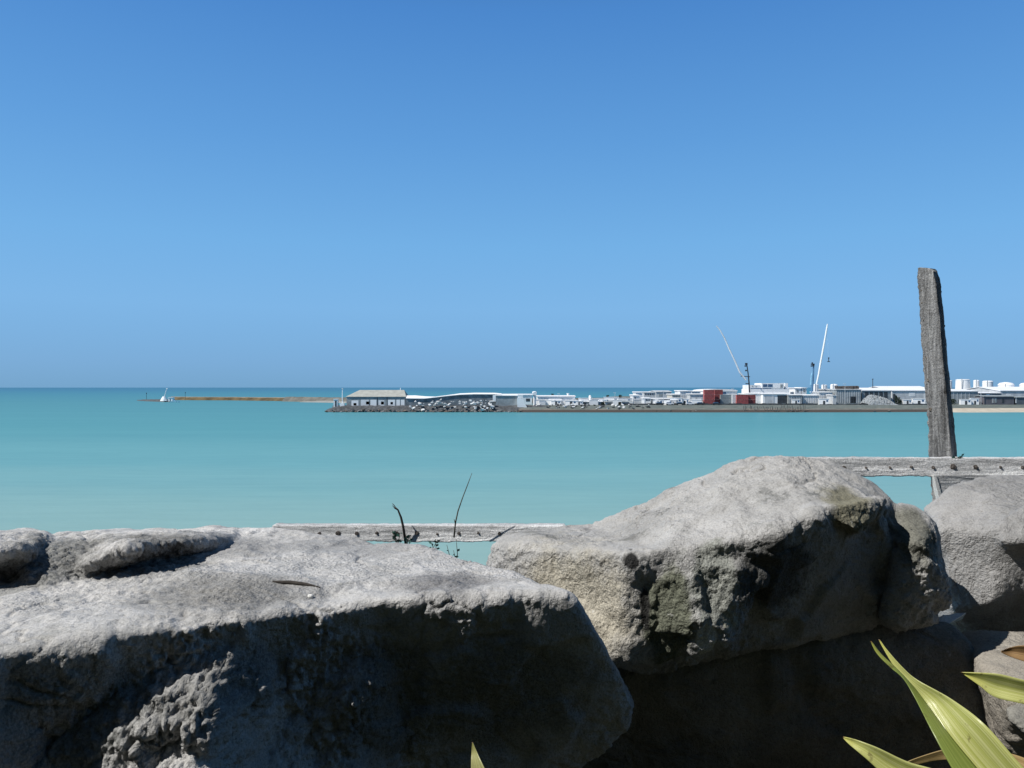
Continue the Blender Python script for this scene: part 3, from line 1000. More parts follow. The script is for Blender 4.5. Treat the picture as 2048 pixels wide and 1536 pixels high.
# ------------------------------------------------------------------ flax leaves
def leaf_mat(name, c0, c1, tip, trans=0.35):
    m, nt = new_mat(name)
    n = N(nt)
    uv = n.add('ShaderNodeUVMap')
    sp = n.add('ShaderNodeSeparateXYZ', {0: uv.outputs[0]})
    mp = n.add('ShaderNodeMapping', {'Vector': uv.outputs[0]})
    mp.inputs['Scale'].default_value = (26, 0.7, 1)
    st = n.noise(mp.outputs[0], 1.0, 4, 0.6)
    c = n.mix(n.g(st, 0.3, 0.7), c0, c1)
    c = n.mix(n.g(sp.outputs['Y'], 0.70, 1.0), c, tip)
    c = n.mix(n.g(sp.outputs['Y'], 0.955, 0.995), c, (0.22, 0.13, 0.05))
    vein = n.noise(n.add('ShaderNodeMapping', {'Vector': uv.outputs[0], 'Scale': (90, 1.2, 1)}).outputs[0], 1.0, 2, 0.5)
    c = n.mix(n.math('MULTIPLY', n.g(vein, 0.5, 0.75), 0.35), c, tuple(x * 0.55 for x in c0))
    blot = n.noise(n.coords('Object'), 35, 5, 0.6)
    c = n.mix(n.math('MULTIPLY', n.g(blot, 0.62, 0.70), 0.55), c, (0.12, 0.08, 0.03))
    b = n.add('ShaderNodeBsdfPrincipled', {'Base Color': c, 'Roughness': 0.28})
    b.inputs['Specular IOR Level'].default_value = 0.5
    bp = n.add('ShaderNodeBump', {'Height': st, 'Strength': 0.35, 'Distance': 0.003})
    nt.links.new(bp.outputs[0], b.inputs['Normal'])
    t = n.add('ShaderNodeBsdfTranslucent', {'Color': c})
    mx = n.add('ShaderNodeMixShader', {0: trans, 1: b.outputs[0], 2: t.outputs[0]})
    n.out(mx.outputs[0])
    return m


def catmull(P, t):
    n = len(P) - 1
    x = t * n
    i = min(int(x), n - 1)
    u = x - i
    p0, p1, p2, p3 = P[max(i - 1, 0)], P[i], P[i + 1], P[min(i + 2, n)]
    return 0.5 * ((2 * p1) + (-p0 + p2) * u + (2 * p0 - 5 * p1 + 4 * p2 - p3) * u * u + (-p0 + 3 * p1 - 3 * p2 + p3) * u ** 3)


def leaf(name, parent, left, right, mat, keel=0.15, label=None, thick=0.0012, nl=48, nw=10, pull=0.0):
    """a blade between two edge polylines (base -> tip); keel > 0 sinks the midrib away from the viewer"""
    off = world_off(parent)
    l = [Vector(p) for p in left]; r = [Vector(p) for p in right]
    eye = Vector((0, 0, EYE))
    if pull:      # right edge pushed along the line of sight toward the camera
        r = [eye + (q - eye) * (1 - pull * (q - p).length / (q - eye).length) for p, q in zip(l, r)]
    vs, fs, uvs = [], [], []
    for j in range(nl + 1):
        t = j / nl
        a = catmull(l, t); c = catmull(r, t)
        d = c - a
        wd = d.length
        mid = (a + c) / 2
        tow = -mid + Vector((0, 0, EYE)); tow.normalize()
        for k in range(nw + 1):
            u = k / nw
            q = a + d * u
            sag = keel * wd * (1 - (2 * abs(u - .5)) ** 1.4)
            q = q - tow * sag
            vs.append(q - off); uvs.append((u, t))
    for j in range(nl):
        for k in range(nw):
            i0 = j * (nw + 1) + k
            fs.append((i0, i0 + 1, i0 + nw + 2, i0 + nw + 1))
    o = mesh_obj(name, vs, fs, mat, parent=parent)
    ul = o.data.uv_layers.new(name='UVMap')
    for lp in o.data.loops:
        ul.data[lp.index].uv = uvs[lp.vertex_index]
    md = o.modifiers.new('th', 'SOLIDIFY')
    md.thickness = thick
    if label: o['label'] = label
    return o


green = leaf_mat('flax_leaf_green', (0.46, 0.49, 0.11), (0.70, 0.70, 0.33), (0.74, 0.72, 0.20))
deep = leaf_mat('flax_leaf_deep_green', (0.22, 0.29, 0.06), (0.36, 0.43, 0.11), (0.50, 0.52, 0.12))
dry = leaf_mat('flax_leaf_dry', (0.40, 0.27, 0.11), (0.58, 0.44, 0.22), (0.50, 0.42, 0.16), 0.25)
brown = leaf_mat('flax_leaf_brown', (0.16, 0.09, 0.045), (0.42, 0.27, 0.12), (0.10, 0.06, 0.03), 0.15)

fb = at(2330, 1960, 1.35)
flax = empty('flax_plant', fb, 'flax plant with long pale green sword leaves reaching in at lower right', 'plant')


def A(lst):
    return [at(*p) for p in lst]


# the big split leaf: right half pale, left half darker, tip forked in two
leaf('leaf', flax, A([(2130, 1760, 1.32), (2030, 1640, 1.38), (1945, 1560, 1.43), (1880, 1480, 1.48), (1840, 1400, 1.54), (1815, 1365, 1.56), (1790, 1336, 1.58), (1768, 1300, 1.60), (1757, 1279, 1.61)]),
     A([(2330, 1830, 1.34), (2190, 1680, 1.38), (2055, 1545, 1.42), (1970, 1450, 1.47), (1905, 1400, 1.52), (1836, 1361, 1.56), (1806, 1336, 1.58), (1774, 1300, 1.60), (1759, 1279, 1.61)]), green, .12, pull=.75)
leaf('leaf', flax, A([(2080, 1830, 1.29), (1985, 1660, 1.35), (1915, 1555, 1.40), (1868, 1470, 1.45), (1830, 1395, 1.52), (1806, 1356, 1.55), (1780, 1334, 1.57), (1753, 1306, 1.59), (1741, 1282, 1.60)]),
     A([(2150, 1800, 1.30), (2040, 1640, 1.36), (1962, 1545, 1.41), (1900, 1470, 1.46), (1845, 1395, 1.53), (1818, 1362, 1.55), (1792, 1335, 1.57), (1763, 1308, 1.59), (1743, 1282, 1.60)]), deep, -.08,
     'darker green leaf in front of the broad pale leaf')
# lower left leaf with a split tip
leaf('leaf', flax, A([(2040, 1800, 1.22), (1930, 1680, 1.27), (1838, 1600, 1.31), (1775, 1555, 1.34), (1730, 1515, 1.36), (1700, 1490, 1.38), (1686, 1476, 1.39)]),
     A([(2120, 1740, 1.22), (1990, 1610, 1.27), (1890, 1548, 1.31), (1815, 1524, 1.34), (1755, 1496, 1.36), (1712, 1480, 1.38), (1686, 1474, 1.39)]), green, .22, pull=.3)
# arched dry leaf
leaf('leaf', flax, A([(2210, 1800, 1.36), (2110, 1640, 1.40), (2030, 1560, 1.44), (1965, 1528, 1.47), (1900, 1520, 1.50), (1850, 1526, 1.50), (1800, 1542, 1.49), (1760, 1570, 1.47)]),
     A([(2290, 1760, 1.36), (2170, 1600, 1.40), (2075, 1528, 1.44), (1990, 1500, 1.47), (1912, 1496, 1.50), (1852, 1510, 1.50), (1800, 1532, 1.49), (1760, 1568, 1.47)]), dry, .05, 'arched dry tan leaf beneath the green leaves')
# right edge leaf
leaf('leaf', flax, A([(2430, 1600, 1.50), (2260, 1490, 1.58), (2140, 1430, 1.63), (2048, 1408, 1.66), (1990, 1394, 1.69), (1960, 1372, 1.71), (1925, 1347, 1.73)]),
     A([(2460, 1500, 1.50), (2290, 1410, 1.58), (2150, 1376, 1.63), (2060, 1363, 1.66), (2000, 1349, 1.69), (1962, 1346, 1.71), (1922, 1345, 1.73)]), green, .25, pull=.2, label= 'striped green leaf reaching in from the right edge')
leaf('leaf', flax, A([(2440, 1500, 1.70), (2250, 1400, 1.80), (2130, 1345, 1.86), (2050, 1323, 1.90), (2018, 1312, 1.92), (2002, 1304, 1.93)]),
     A([(2450, 1440, 1.70), (2260, 1350, 1.80), (2140, 1306, 1.86), (2056, 1292, 1.90), (2025, 1294, 1.92), (2003, 1302, 1.93)]), brown, .3, 'dry brown leaf at the right edge')
b = MB()
b.lathe(fb.x, fb.y, [(0.07, fb.z - .35), (0.085, fb.z - .1), (0.06, fb.z + .05), (0.03, fb.z + .12)], 14)
b.build('crown', brown, flax, smooth=True)
fb2 = at(985, 1780, 1.18)
flax2 = empty('flax_plant', fb2, 'single pale yellow leaf tip poking up at the bottom centre before the flat grey boulder', 'plant')
leaf('leaf', flax2, A([(962, 1800, 1.18), (948, 1660, 1.20), (943, 1580, 1.21), (942, 1530, 1.22), (943, 1504, 1.23), (944, 1485, 1.23)]),
     A([(1060, 1800, 1.18), (1022, 1660, 1.20), (994, 1590, 1.21), (966, 1532, 1.22), (953, 1504, 1.23), (945, 1485, 1.23)]),
     leaf_mat('flax_leaf_pale', (0.42, 0.42, 0.16), (0.60, 0.58, 0.30), (0.55, 0.53, 0.2)), .2, pull=.8)

# ------------------------------------------------------------------ the port across the bay
QZ = 3.0                                       # quay level
white = plain('white_cladding', (0.90, 0.90, 0.89), 0.6, 0.04, 0.25)
white2 = plain('off_white_cladding', (0.78, 0.79, 0.79), 0.6, 0.08, 0.3)
roofw = plain('white_roof_sheet', (0.86, 0.86, 0.86), 0.5, 0.05, 0.15)
greyr = plain('beige_grey_roof', (0.40, 0.40, 0.36), 0.8, 0.12, 0.5)
greyw = plain('grey_cladding', (0.30, 0.33, 0.34), 0.75, 0.22, 0.4)
lgrey = plain('pale_grey_cladding', (0.56, 0.58, 0.59), 0.7, 0.16, 0.4)
dgrey = plain('dark_opening', (0.05, 0.06, 0.07), 0.7, 0.3, 0.6)
concrete = plain('old_concrete', (0.42, 0.42, 0.41), 0.85, 0.15, 0.6)
glass = plain('blue_window_glass', (0.06, 0.12, 0.22), 0.15, 0.2, 0.4, spec=0.6)
redc = plain('red_container_paint', (0.42, 0.115, 0.11), 0.6, 0.2, 0.8)
redd = plain('dull_red_container_paint', (0.34, 0.09, 0.085), 0.65, 0.2, 0.8)
blackm = plain('dark_steel', (0.035, 0.04, 0.05), 0.6, 0.2, 0.5)
bluem = plain('blue_crane_paint', (0.09, 0.20, 0.33), 0.5, 0.12, 0.5)
lblue = plain('light_blue_crane_paint', (0.22, 0.42, 0.56), 0.5, 0.1, 0.5)
boomw = plain('white_boom_paint', (0.86, 0.86, 0.84), 0.5, 0.05, 0.5)
boomg = plain('grey_boom_paint', (0.78, 0.80, 0.82), 0.5, 0.1, 0.5)
timber = plain('pier_timber', (0.13, 0.125, 0.115), 0.9, 0.4, 1.2)
bush_m = plain('bush_leaves', (0.025, 0.04, 0.025), 0.8, 0.5, 0.8)
car_dark = plain('dark_car_paint', (0.03, 0.035, 0.04), 0.3, 0.2, 0.5, spec=0.5)
car_white = plain('white_car_paint', (0.75, 0.75, 0.75), 0.3, 0.05, 0.5, spec=0.5)
arm_mats = [plain('armour_stone_brown', (0.15, 0.12, 0.10), 0.9, 0.45, 0.7, 0.8, 3), plain('armour_stone_grey', (0.20, 0.20, 0.195), 0.9, 0.4, 0.7, 0.8, 3),
            plain('armour_stone_dark', (0.085, 0.09, 0.095), 0.9, 0.4, 0.7, 0.8, 3), plain('armour_stone_pale', (0.62, 0.63, 0.63), 0.9, 0.2, 0.7, 0.8, 3)]


def landmat():
    m, nt = new_mat('reclaimed_land')
    n = N(nt)
    v = n.coords('Object', (0.25, 0.5, 1))
    f = n.noise(v, 1.0, 7, 0.7)
    c = n.ramp(f, [(0.3, (0.075, 0.095, 0.085)), (0.5, (0.13, 0.15, 0.135)), (0.7, (0.20, 0.205, 0.185))])
    sp = n.add('ShaderNodeSeparateXYZ', {0: n.add('ShaderNodeTexCoord').outputs['Object']})
    k = n.math('SUBTRACT', 1.0, n.g(sp.outputs['Z'], 0.9, 1.5))
    tl = n.noise(n.coords('Object', (0.12, 0.3, 1.2)), 1.0, 5, 0.7)
    k2 = n.math('MULTIPLY', n.g(sp.outputs['Z'], 2.0, 1.4), n.g(tl, 0.42, 0.6))
    c = n.mix(k2, c, (0.24, 0.205, 0.17))
    c = n.mix(k, c, (0.07, 0.055, 0.047))
    p = n.add('ShaderNodeBsdfPrincipled', {'Base Color': c, 'Roughness': 0.95})
    h = n.noise(n.coords('Object'), 1.4, 5, 0.7)
    bp = n.add('ShaderNodeBump', {'Height': h, 'Strength': 0.8, 'Distance': 0.4})
    nt.links.new(bp.outputs[0], p.inputs['Normal'])
    n.out(p.outputs[0])
    return m


def ribbon(name, path, prof, mat, jitter=0.3, step=1.5, freq=0.35, endcap=True):
    """sweep a cross-section (offset across, height) along a path of (x, y, scale)"""
    pts = [Vector((p[0], p[1], 0)) for p in path]
    sc = [p[2] if len(p) > 2 else 1.0 for p in path]
    P, SC = [], []
    for i in range(len(pts) - 1):
        k = max(1, int((pts[i + 1] - pts[i]).length / step))
        for q in range(k):
            P.append(pts[i].lerp(pts[i + 1], q / k)); SC.append(sc[i] + (sc[i + 1] - sc[i]) * q / k)
    P.append(pts[-1]); SC.append(sc[-1])
    vs, fs = [], []
    m = len(prof)
    for i, p in enumerate(P):
        d = (P[min(i + 1, len(P) - 1)] - P[max(i - 1, 0)]).normalized()
        nrm = Vector((-d.y, d.x, 0))
        for (o_, h) in prof:
            q = p + nrm * o_ * SC[i]
            vs.append((q.x, q.y, h * min(1.0, SC[i]) if h > 0 else h))
    va = np.array(vs, dtype=float)
    dz = fbm(va * np.array([freq, freq, freq]) + 3, 4) * jitter
    va[:, 2] += np.where(va[:, 2] > -0.4, dz, 0)
    for i in range(len(P) - 1):
        for k in range(m - 1):
            fs.append((i * m + k, i * m + k + 1, (i + 1) * m + k + 1, (i + 1) * m + k))
    fs.append(tuple(range(m))); fs.append(tuple(range(len(P) * m - 1, (len(P) - 1) * m - 1, -1)))
    return mesh_obj(name, va, fs, mat, smooth=False)


lm = landmat()
# port land: front shore at about 370 m, running off to the right
shore = [(Xw(1035, 371), 371), (Xw(1200, 370), 370), (Xw(1500, 370), 370), (Xw(1700, 372), 372), (Xw(1850, 376), 376), (Xw(2048, 384), 384), (Xw(2400, 400), 400), (Xw(3000, 430), 430)]
vs, fs = [], []
rows = [(-2.5, -1.2), (0, 0.25), (2.0, 1.3), (4.0, 1.6), (9, 2.3), (16, QZ - 0.05), (30, QZ), (120, QZ), (420, QZ), (424, -2)]
SP = []
for i in range(len(shore) - 1):
    for q in range(30):
        t = q / 30
        SP.append((shore[i][0] * (1 - t) + shore[i + 1][0] * t, shore[i][1] * (1 - t) + shore[i + 1][1] * t))
SP.append(shore[-1])
for (x, y) in SP:
    for (dy, z) in rows:
        vs.append((x + dy * (0.25 if x > 0 else 0.25), y + dy, z))
va = np.array(vs)
nz = fbm(va * np.array([0.3, 0.3, 0]) + 5, 4)
va[:, 2] += np.where((va[:, 2] > 0) & (va[:, 2] < 2.9), nz * 0.3, 0)
va[:, 1] += np.where(va[:, 2] < 2.9, nz * 0.5, 0)
m = len(rows)
for i in range(len(SP) - 1):
    for k in range(m - 1):
        fs.append((i * m + k, (i + 1) * m + k, (i + 1) * m + k + 1, i * m + k + 1))
fs.append(tuple(range(m)))
tag(mesh_obj('port_land', va, fs, lm, smooth=False), 'flat reclaimed port land with a grassy brown shore', 'land', kind='structure')
# beach strip at the right
sand = plain('beach_sand', (0.50, 0.44, 0.35), 0.95, 0.12, 0.3)
bx = [(1880, 374.5), (1920, 374.0), (1980, 375.5), (2048, 378), (2120, 380.5), (2400, 394), (2900, 420)]
vs, fs = [], []
for (px, y) in bx:
    x = Xw(px, y)
    k = 0.15 if px == 1880 else 1.0
    for (dy, z) in ((-5.5 * k, -0.12), (-1.5 * k, 0.42 * k), (1.5 * k, 1.15 * k), (5 * k, 1.75 * k)):
        vs.append((x, y + dy, z))
for i in range(len(bx) - 1):
    for k in range(3):
        fs.append((i * 4 + k, (i + 1) * 4 + k, (i + 1) * 4 + k + 1, i * 4 + k + 1))
tag(mesh_obj('beach', vs, fs, sand), 'narrow strip of tan sand at the right of the shore', 'beach', kind='structure')

# the breakwater mole with the beige shed, in front of the port
mole = [(Xw(650, 376), 378, 0.30), (Xw(668, 376), 379, 0.8), (Xw(690, 378), 381, 1.0), (Xw(860, 378), 382, 1.0), (Xw(1000, 378), 382, 1.0), (Xw(1090, 380), 384, 1.0)]
o = ribbon('breakwater', mole, [(-9, -1.5), (-7, 0.4), (-5.2, 1.5), (-3.4, QZ - .4), (-1.5, QZ), (22, QZ), (26, -1)], arm_mats[2], 0.5)
tag(o, 'near rubble breakwater carrying the beige-roofed shed', 'breakwater')
far = [(Xw(640, 640), 640), (Xw(560, 690), 690), (Xw(470, 720), 720), (Xw(395, 730), 730), (Xw(345, 745), 745)]
fm = plain('breakwater_stone_tan', (0.12, 0.09, 0.045), 0.95, 0.4, 0.12)
fg = plain('breakwater_stone_grey', (0.15, 0.145, 0.125), 0.95, 0.3, 0.12)
bcap = plain('breakwater_crest', (0.26, 0.225, 0.17), 0.95, 0.2, 0.1)
o = ribbon('breakwater', [(x, y, 1.0) for (x, y) in far], [(7, -1), (5, 0.9), (2.2, 2.7), (-2.2, 2.7), (-6, -1)], fm, 0.35, 2.5, 0.2)
tag(o, 'far low brown breakwater reaching out to the left', 'breakwater')
o2 = ribbon('crest', [(x, y + 0.3, 1.0) for (x, y) in far], [(2.3, 2.55), (1.9, 3.1), (-1.9, 3.1), (-2.3, 2.55)], bcap, 0.12, 2.5, 0.2)
o2.parent = o
far2 = [(Xw(575, 668), 668), (Xw(640, 640), 640), (Xw(720, 600), 600), (Xw(1000, 560), 560), (Xw(1300, 620), 620)]
o = ribbon('breakwater', [(x, y, 1.0) for (x, y) in far2], [(-7, -1), (-5, 1.4), (-2.2, 3.9), (2.2, 3.9), (8, -1)][::-1], fg, 0.5, 2.5, 0.2)
tag(o, 'grey inner stretch of breakwater behind the beige-roofed shed', 'breakwater')
sb = plain('pale_shingle', (0.30, 0.30, 0.28), 0.95, 0.12, 0.2)
o = ribbon('shingle_beach', [(Xw(600, 630), 630, .3), (Xw(650, 615), 615, 1.), (Xw(720, 590), 590, 1.), (Xw(800, 575), 575, 1.)], [(-4, -0.6), (-1, 0.5), (5, 1.3), (9, 1.7)][::-1], sb, 0.1, 2.5, 0.2)
tag(o, 'pale shingle beach in front of the inner breakwater', 'beach', kind='structure')
head = [(Xw(276, 700), 700, 0.35), (Xw(300, 672), 672, 0.8), (Xw(328, 650), 650, 1.0), (Xw(347, 640), 640, 0.9)]
o = ribbon('breakwater', head, [(5, -1), (3.5, 0.8), (1.5, 1.9), (-1.5, 1.9), (-6, -1)][::-1], arm_mats[2], 0.5, 1.5, 0.3)
tag(o, 'dark rocky breakwater head at the far left', 'breakwater')

# ---------------------------------------------------------------- rocks, one by one
protos = []
for k in range(6):
    bm = bmesh.new()
    pts = [Vector((random.gauss(0, 1), random.gauss(0, 1), random.gauss(0, .8))).normalized() * random.uniform(.75, 1.1) for _ in range(13)]
    hull_into(bm, [Vector((p.x, p.y, p.z * .8)) for p in pts])
    me = bpy.data.meshes.new('armour_rock')
    bm.to_mesh(me); bm.free()
    protos.append(me)
pm = {}


def rock_at(p, s, mi, name, label, group, flat=1.0):
    k = random.randrange(6)
    if (k, mi) not in pm:
        me = protos[k].copy(); me.name = name
        me.materials.append(arm_mats[mi] if isinstance(mi, int) else mi)
        pm[(k, mi)] = me
    o = bpy.data.objects.new(name, pm[(k, mi)])
    COL.objects.link(o)
    o.location = p
    o.scale = (s * random.uniform(.8, 1.25), s * random.uniform(.8, 1.2), s * random.uniform(.7, 1.0) * flat)
    o.rotation_euler = (random.uniform(-.5, .5), random.uniform(-.5, .5), random.uniform(0, 6.28))
    tag(o, label, 'rock', group)
    return o


for i in range(80):      # foot of the near breakwater
    px = 650 + 400 * (i + random.random()) / 80
    y = random.uniform(371, 375)
    rock_at((Xw(px, y), y, random.uniform(0.1, 1.0)), random.uniform(.55, 1.15) * (0.8 if px < 690 else 1), random.choice([0, 0, 1, 2, 0]), 'armour_rock', 'brown armour rock at the waterline of the near breakwater', 'armour rocks along the foot of the near breakwater')
for i in range(88):      # pale blocks strewn over the mole face
    px = random.uniform(818, 988) if i % 3 else random.uniform(868, 985)
    y = random.uniform(374, 379)
    z = 1.0 + (y - 374) * .85 + random.uniform(-.2, .9)
    rock_at((Xw(px, y), y, z), random.choice([.4, .6, .8, 1.1]) * random.uniform(.9, 1.2), 3 if random.random() < .8 else 1, 'armour_rock', 'pale armour rock on the slope below the dark mole wall', 'pale rocks below the dark mole wall')
for i in range(66):      # rubble bank right of the mole
    px = random.uniform(1065, 1300)
    y = random.uniform(372, 390)
    z = float(np.interp(y - 370, [0, 2, 4, 9, 16, 30], [.25, 1.3, 1.6, 2.3, 2.95, 3.0])) + random.uniform(.2, .5)
    rock_at((Xw(px, y), y, z), random.uniform(.5, 1.1), random.choice([1, 2, 2, 3, 1, 3]), 'armour_rock', 'rock in the rubble bank left of the red containers', 'rocks of the rubble bank left of the red containers')
for i in range(44):      # shore rocks in front of the port
    px = random.uniform(1260, 1780)
    y = 371.5 + (max(0, px - 1550) * .012) + random.uniform(-.8, 1.2)
    rock_at((Xw(px, y), y, random.uniform(.2, .9)), random.uniform(.3, .75), random.choice([0, 0, 1, 2]), 'armour_rock', 'small brown rock along the shore below the port sheds', 'shore rocks below the port sheds')
for i in range(20):      # breakwater head far left
    t = random.random()
    px = 278 + 70 * t; y = 700 - 62 * t + random.uniform(-3, 2)
    rock_at((Xw(px, y), y, random.uniform(.6, 2.0) * (.5 + .5 * t)), random.uniform(.6, 1.3), random.choice([1, 2, 3, 2]), 'armour_rock', 'rock on the breakwater head at the far left', 'rocks on the far left breakwater head')

# ---------------------------------------------------------------- building helpers
OFF = 0.06


def front_panel(parent, name, px0, px1, py0, py1, Y, mat, proud=0.08, label=None):
    b = MB()
    b.box(Xw(px0, Y), Xw(px1, Y), Y - proud, Y + 0.10, Zw(py1, Y), Zw(py0, Y))
    o = b.build(name, mat, parent)
    if label: o['label'] = label
    return o


def shed(name, label, cat, px0, px1, pyt, pye, Y, depth, wall, roof, kind='gable', base=QZ, panels=(), group=None, rise=None, over=0.4):
    """px range, ridge row pyt, eave row pye; front wall at Y"""
    x0, x1 = Xw(px0, Y), Xw(px1, Y)
    ze = Zw(pye, Y)
    e = empty(name, ((x0 + x1) / 2, Y, base), label, cat, group)
    b = MB(); b.box(x0, x1, Y, Y + depth, base - .4, ze)
    b.build('wall', wall, e)
    b = MB()
    if kind == 'gable':        # ridge parallel to the front
        Yr = Y + depth / 2
        zr = Zw(pyt, Yr)
        yf, yb = Y - over, Y + depth + over
        b.add([(x0 - over, yf, ze + .02), (x1 + over, yf, ze + .02), (x1 + over, Yr, zr), (x0 - over, Yr, zr), (x1 + over, yb, ze + .02), (x0 - over, yb, ze + .02),
               (x0 - over, yf, ze + .3), (x1 + over, yf, ze + .3), (x1 + over, Yr, zr + .3), (x0 - over, Yr, zr + .3), (x1 + over, yb, ze + .3), (x0 - over, yb, ze + .3)],
              [(0, 1, 2, 3), (3, 2, 4, 5), (6, 7, 8, 9), (9, 8, 10, 11), (0, 1, 7, 6), (5, 4, 10, 11), (0, 3, 9, 6), (3, 5, 11, 9), (1, 2, 8, 7), (2, 4, 10, 8)])
        b.build('roof', roof, e)
        g = MB()               # gable ends
        g.add([(x0 + .01, Y + .02, ze), (x0 + .01, Y + depth - .02, ze), (x0 + .01, Yr, zr - .02)], [(0, 1, 2)])
        g.add([(x1 - .01, Y + .02, ze), (x1 - .01, Y + depth - .02, ze), (x1 - .01, Yr, zr - .02)], [(0, 1, 2)])
        g.build('gable', wall, e)
    elif kind == 'hip':
        Yr = Y + depth / 2
        zr = Zw(pyt, Yr)
        h = min(depth * .5, (x1 - x0) * .3)
        b.add([(x0 - over, Y - over, ze + .02), (x1 + over, Y - over, ze + .02), (x1 + over, Y + depth + over, ze + .02), (x0 - over, Y + depth + over, ze + .02), (x0 + h, Yr, zr), (x1 - h * .25, Yr, zr)],
              [(0, 1, 5, 4), (1, 2, 5), (2, 3, 4, 5), (3, 0, 4), (3, 2, 1, 0)])
        b.build('roof', roof, e)
    elif kind == 'arch':
        zr = Zw(pyt, Y)
        prof = [(x0 - over, ze + .02)] + [(x1 + over, ze + .02)]
        for q in range(13):
            a = math.pi * q / 12
            prof.append(((x0 + x1) / 2 + (x1 - x0 + 2 * over) / 2 * math.cos(a), ze + .15 + (zr - ze) * math.sin(a) ** .8))
        b.prism(prof, Y - over, Y + depth + over)
        b.build('roof', roof, e)
    elif kind == 'end':        # gable end facing the viewer
        zr = Zw(pyt, Y)
        b.prism([(x0 - over, ze + .02), (x1 + over, ze + .02), (x1 + over, ze + .3), ((x0 + x1) / 2, zr + .02), (x0 - over, ze + .3)], Y - over, Y + depth + over)
        b.build('roof', roof, e)
    else:                      # tilted up to the back so its slope shows to the camera, with a fascia
        zr = Zw(pyt, Y)
        zb = max(Zw(pyt, Y + depth), ze + .5)
        yf, yb = Y - over, Y + depth + over
        b.add([(x0 - over, yf, ze + .003), (x1 + over, yf, ze + .003), (x1 + over, yb, ze + .003), (x0 - over, yb, ze + .003), (x0 - over, yf, ze + .2), (x1 + over, yf, ze + .2), (x1 + over, yb, zb), (x0 - over, yb, zb)],
              [(3, 2, 1, 0), (4, 5, 6, 7), (0, 1, 5, 4), (1, 2, 6, 5), (2, 3, 7, 6), (3, 0, 4, 7)])
        b.build('roof', roof, e)
    for (nm, a, c, t, u, mt) in panels:
        front_panel(e, nm, a, c, t, u, Y, mt)
    return e


def corrug(b, x0, x1, y, z0, z1, n, d):
    for i in range(n):
        x = x0 + (x1 - x0) * (i + .25) / n
        b.box(x, x + (x1 - x0) / n * .5, y - d, y + .02, z0, z1)


# ---- mole: beige-roofed shed
s = shed('storage_shed', 'long beige-roofed shed with white doors on the breakwater end', 'shed', 693, 811, 780, 793.5, 384, 11, greyw, greyr, 'hip', panels=[
    ('door', 703, 717, 801, 814, white), ('door', 722, 738, 799.5, 814, white2), ('door', 741, 753, 799.5, 814, white), ('door', 757, 769, 800.5, 814, white2),
    ('door', 776, 790, 799.5, 814, white), ('door', 793, 800, 799.5, 814, white), ('door', 802, 809, 799.5, 814, white),
    ('window', 732, 739, 803, 809, dgrey), ('window', 707, 713, 806, 811, dgrey), ('window', 762, 768, 803, 809, dgrey), ('window', 781, 786, 804, 809, dgrey),
    ('drainpipe', 754.3, 755.5, 794.5, 814, dgrey), ('drainpipe', 773.5, 774.7, 794.5, 814, dgrey)])
b = MB(); p = at(801, 783, 390)
b.tube([p, p + Vector((0, 0, 1.8))], .22, 6); b.build('vent_pipe', white, s)
# pole and blocks at the tip
p = Vector((Xw(685, 380), 380, QZ))
e = empty('light_pole', p, 'white pole at the left end of the beige-roofed shed', 'pole')
b = MB(); b.box(p.x - 1.1, p.x + 1.1, 379.2, 380.8, QZ - .3, QZ + 1.2); b.build('footing', white, e)
b = MB(); b.lathe(p.x, p.y, [(.30, QZ + 1.1), (.24, QZ + 5), (.18, Zw(778, 380))], 10); b.build('pole', white, e)
b = MB(); b.box(p.x - .35, p.x + .35, 379.6, 380.4, Zw(778, 380), Zw(776.5, 380)); b.build('lamp', white2, e)
p = Vector((Xw(671, 379), 379, QZ - .6))
e = empty('equipment_cabin', p, 'small white cabin left of the white pole on the breakwater tip', 'cabin')
b = MB(); b.box(Xw(667, 379), Xw(675, 379), 379, 381.4, QZ - 1.0, Zw(799, 379)); b.build('wall', white2, e)
b = MB(); b.box(Xw(666.3, 379), Xw(675.7, 379), 378.8, 381.6, Zw(799, 379) + .003, Zw(798, 379)); b.build('roof', white, e)
b = MB(); b.box(Xw(670, 379), Xw(673, 379), 378.93, 379.05, QZ - .4, Zw(801.5, 379)); b.build('door', dgrey, e)

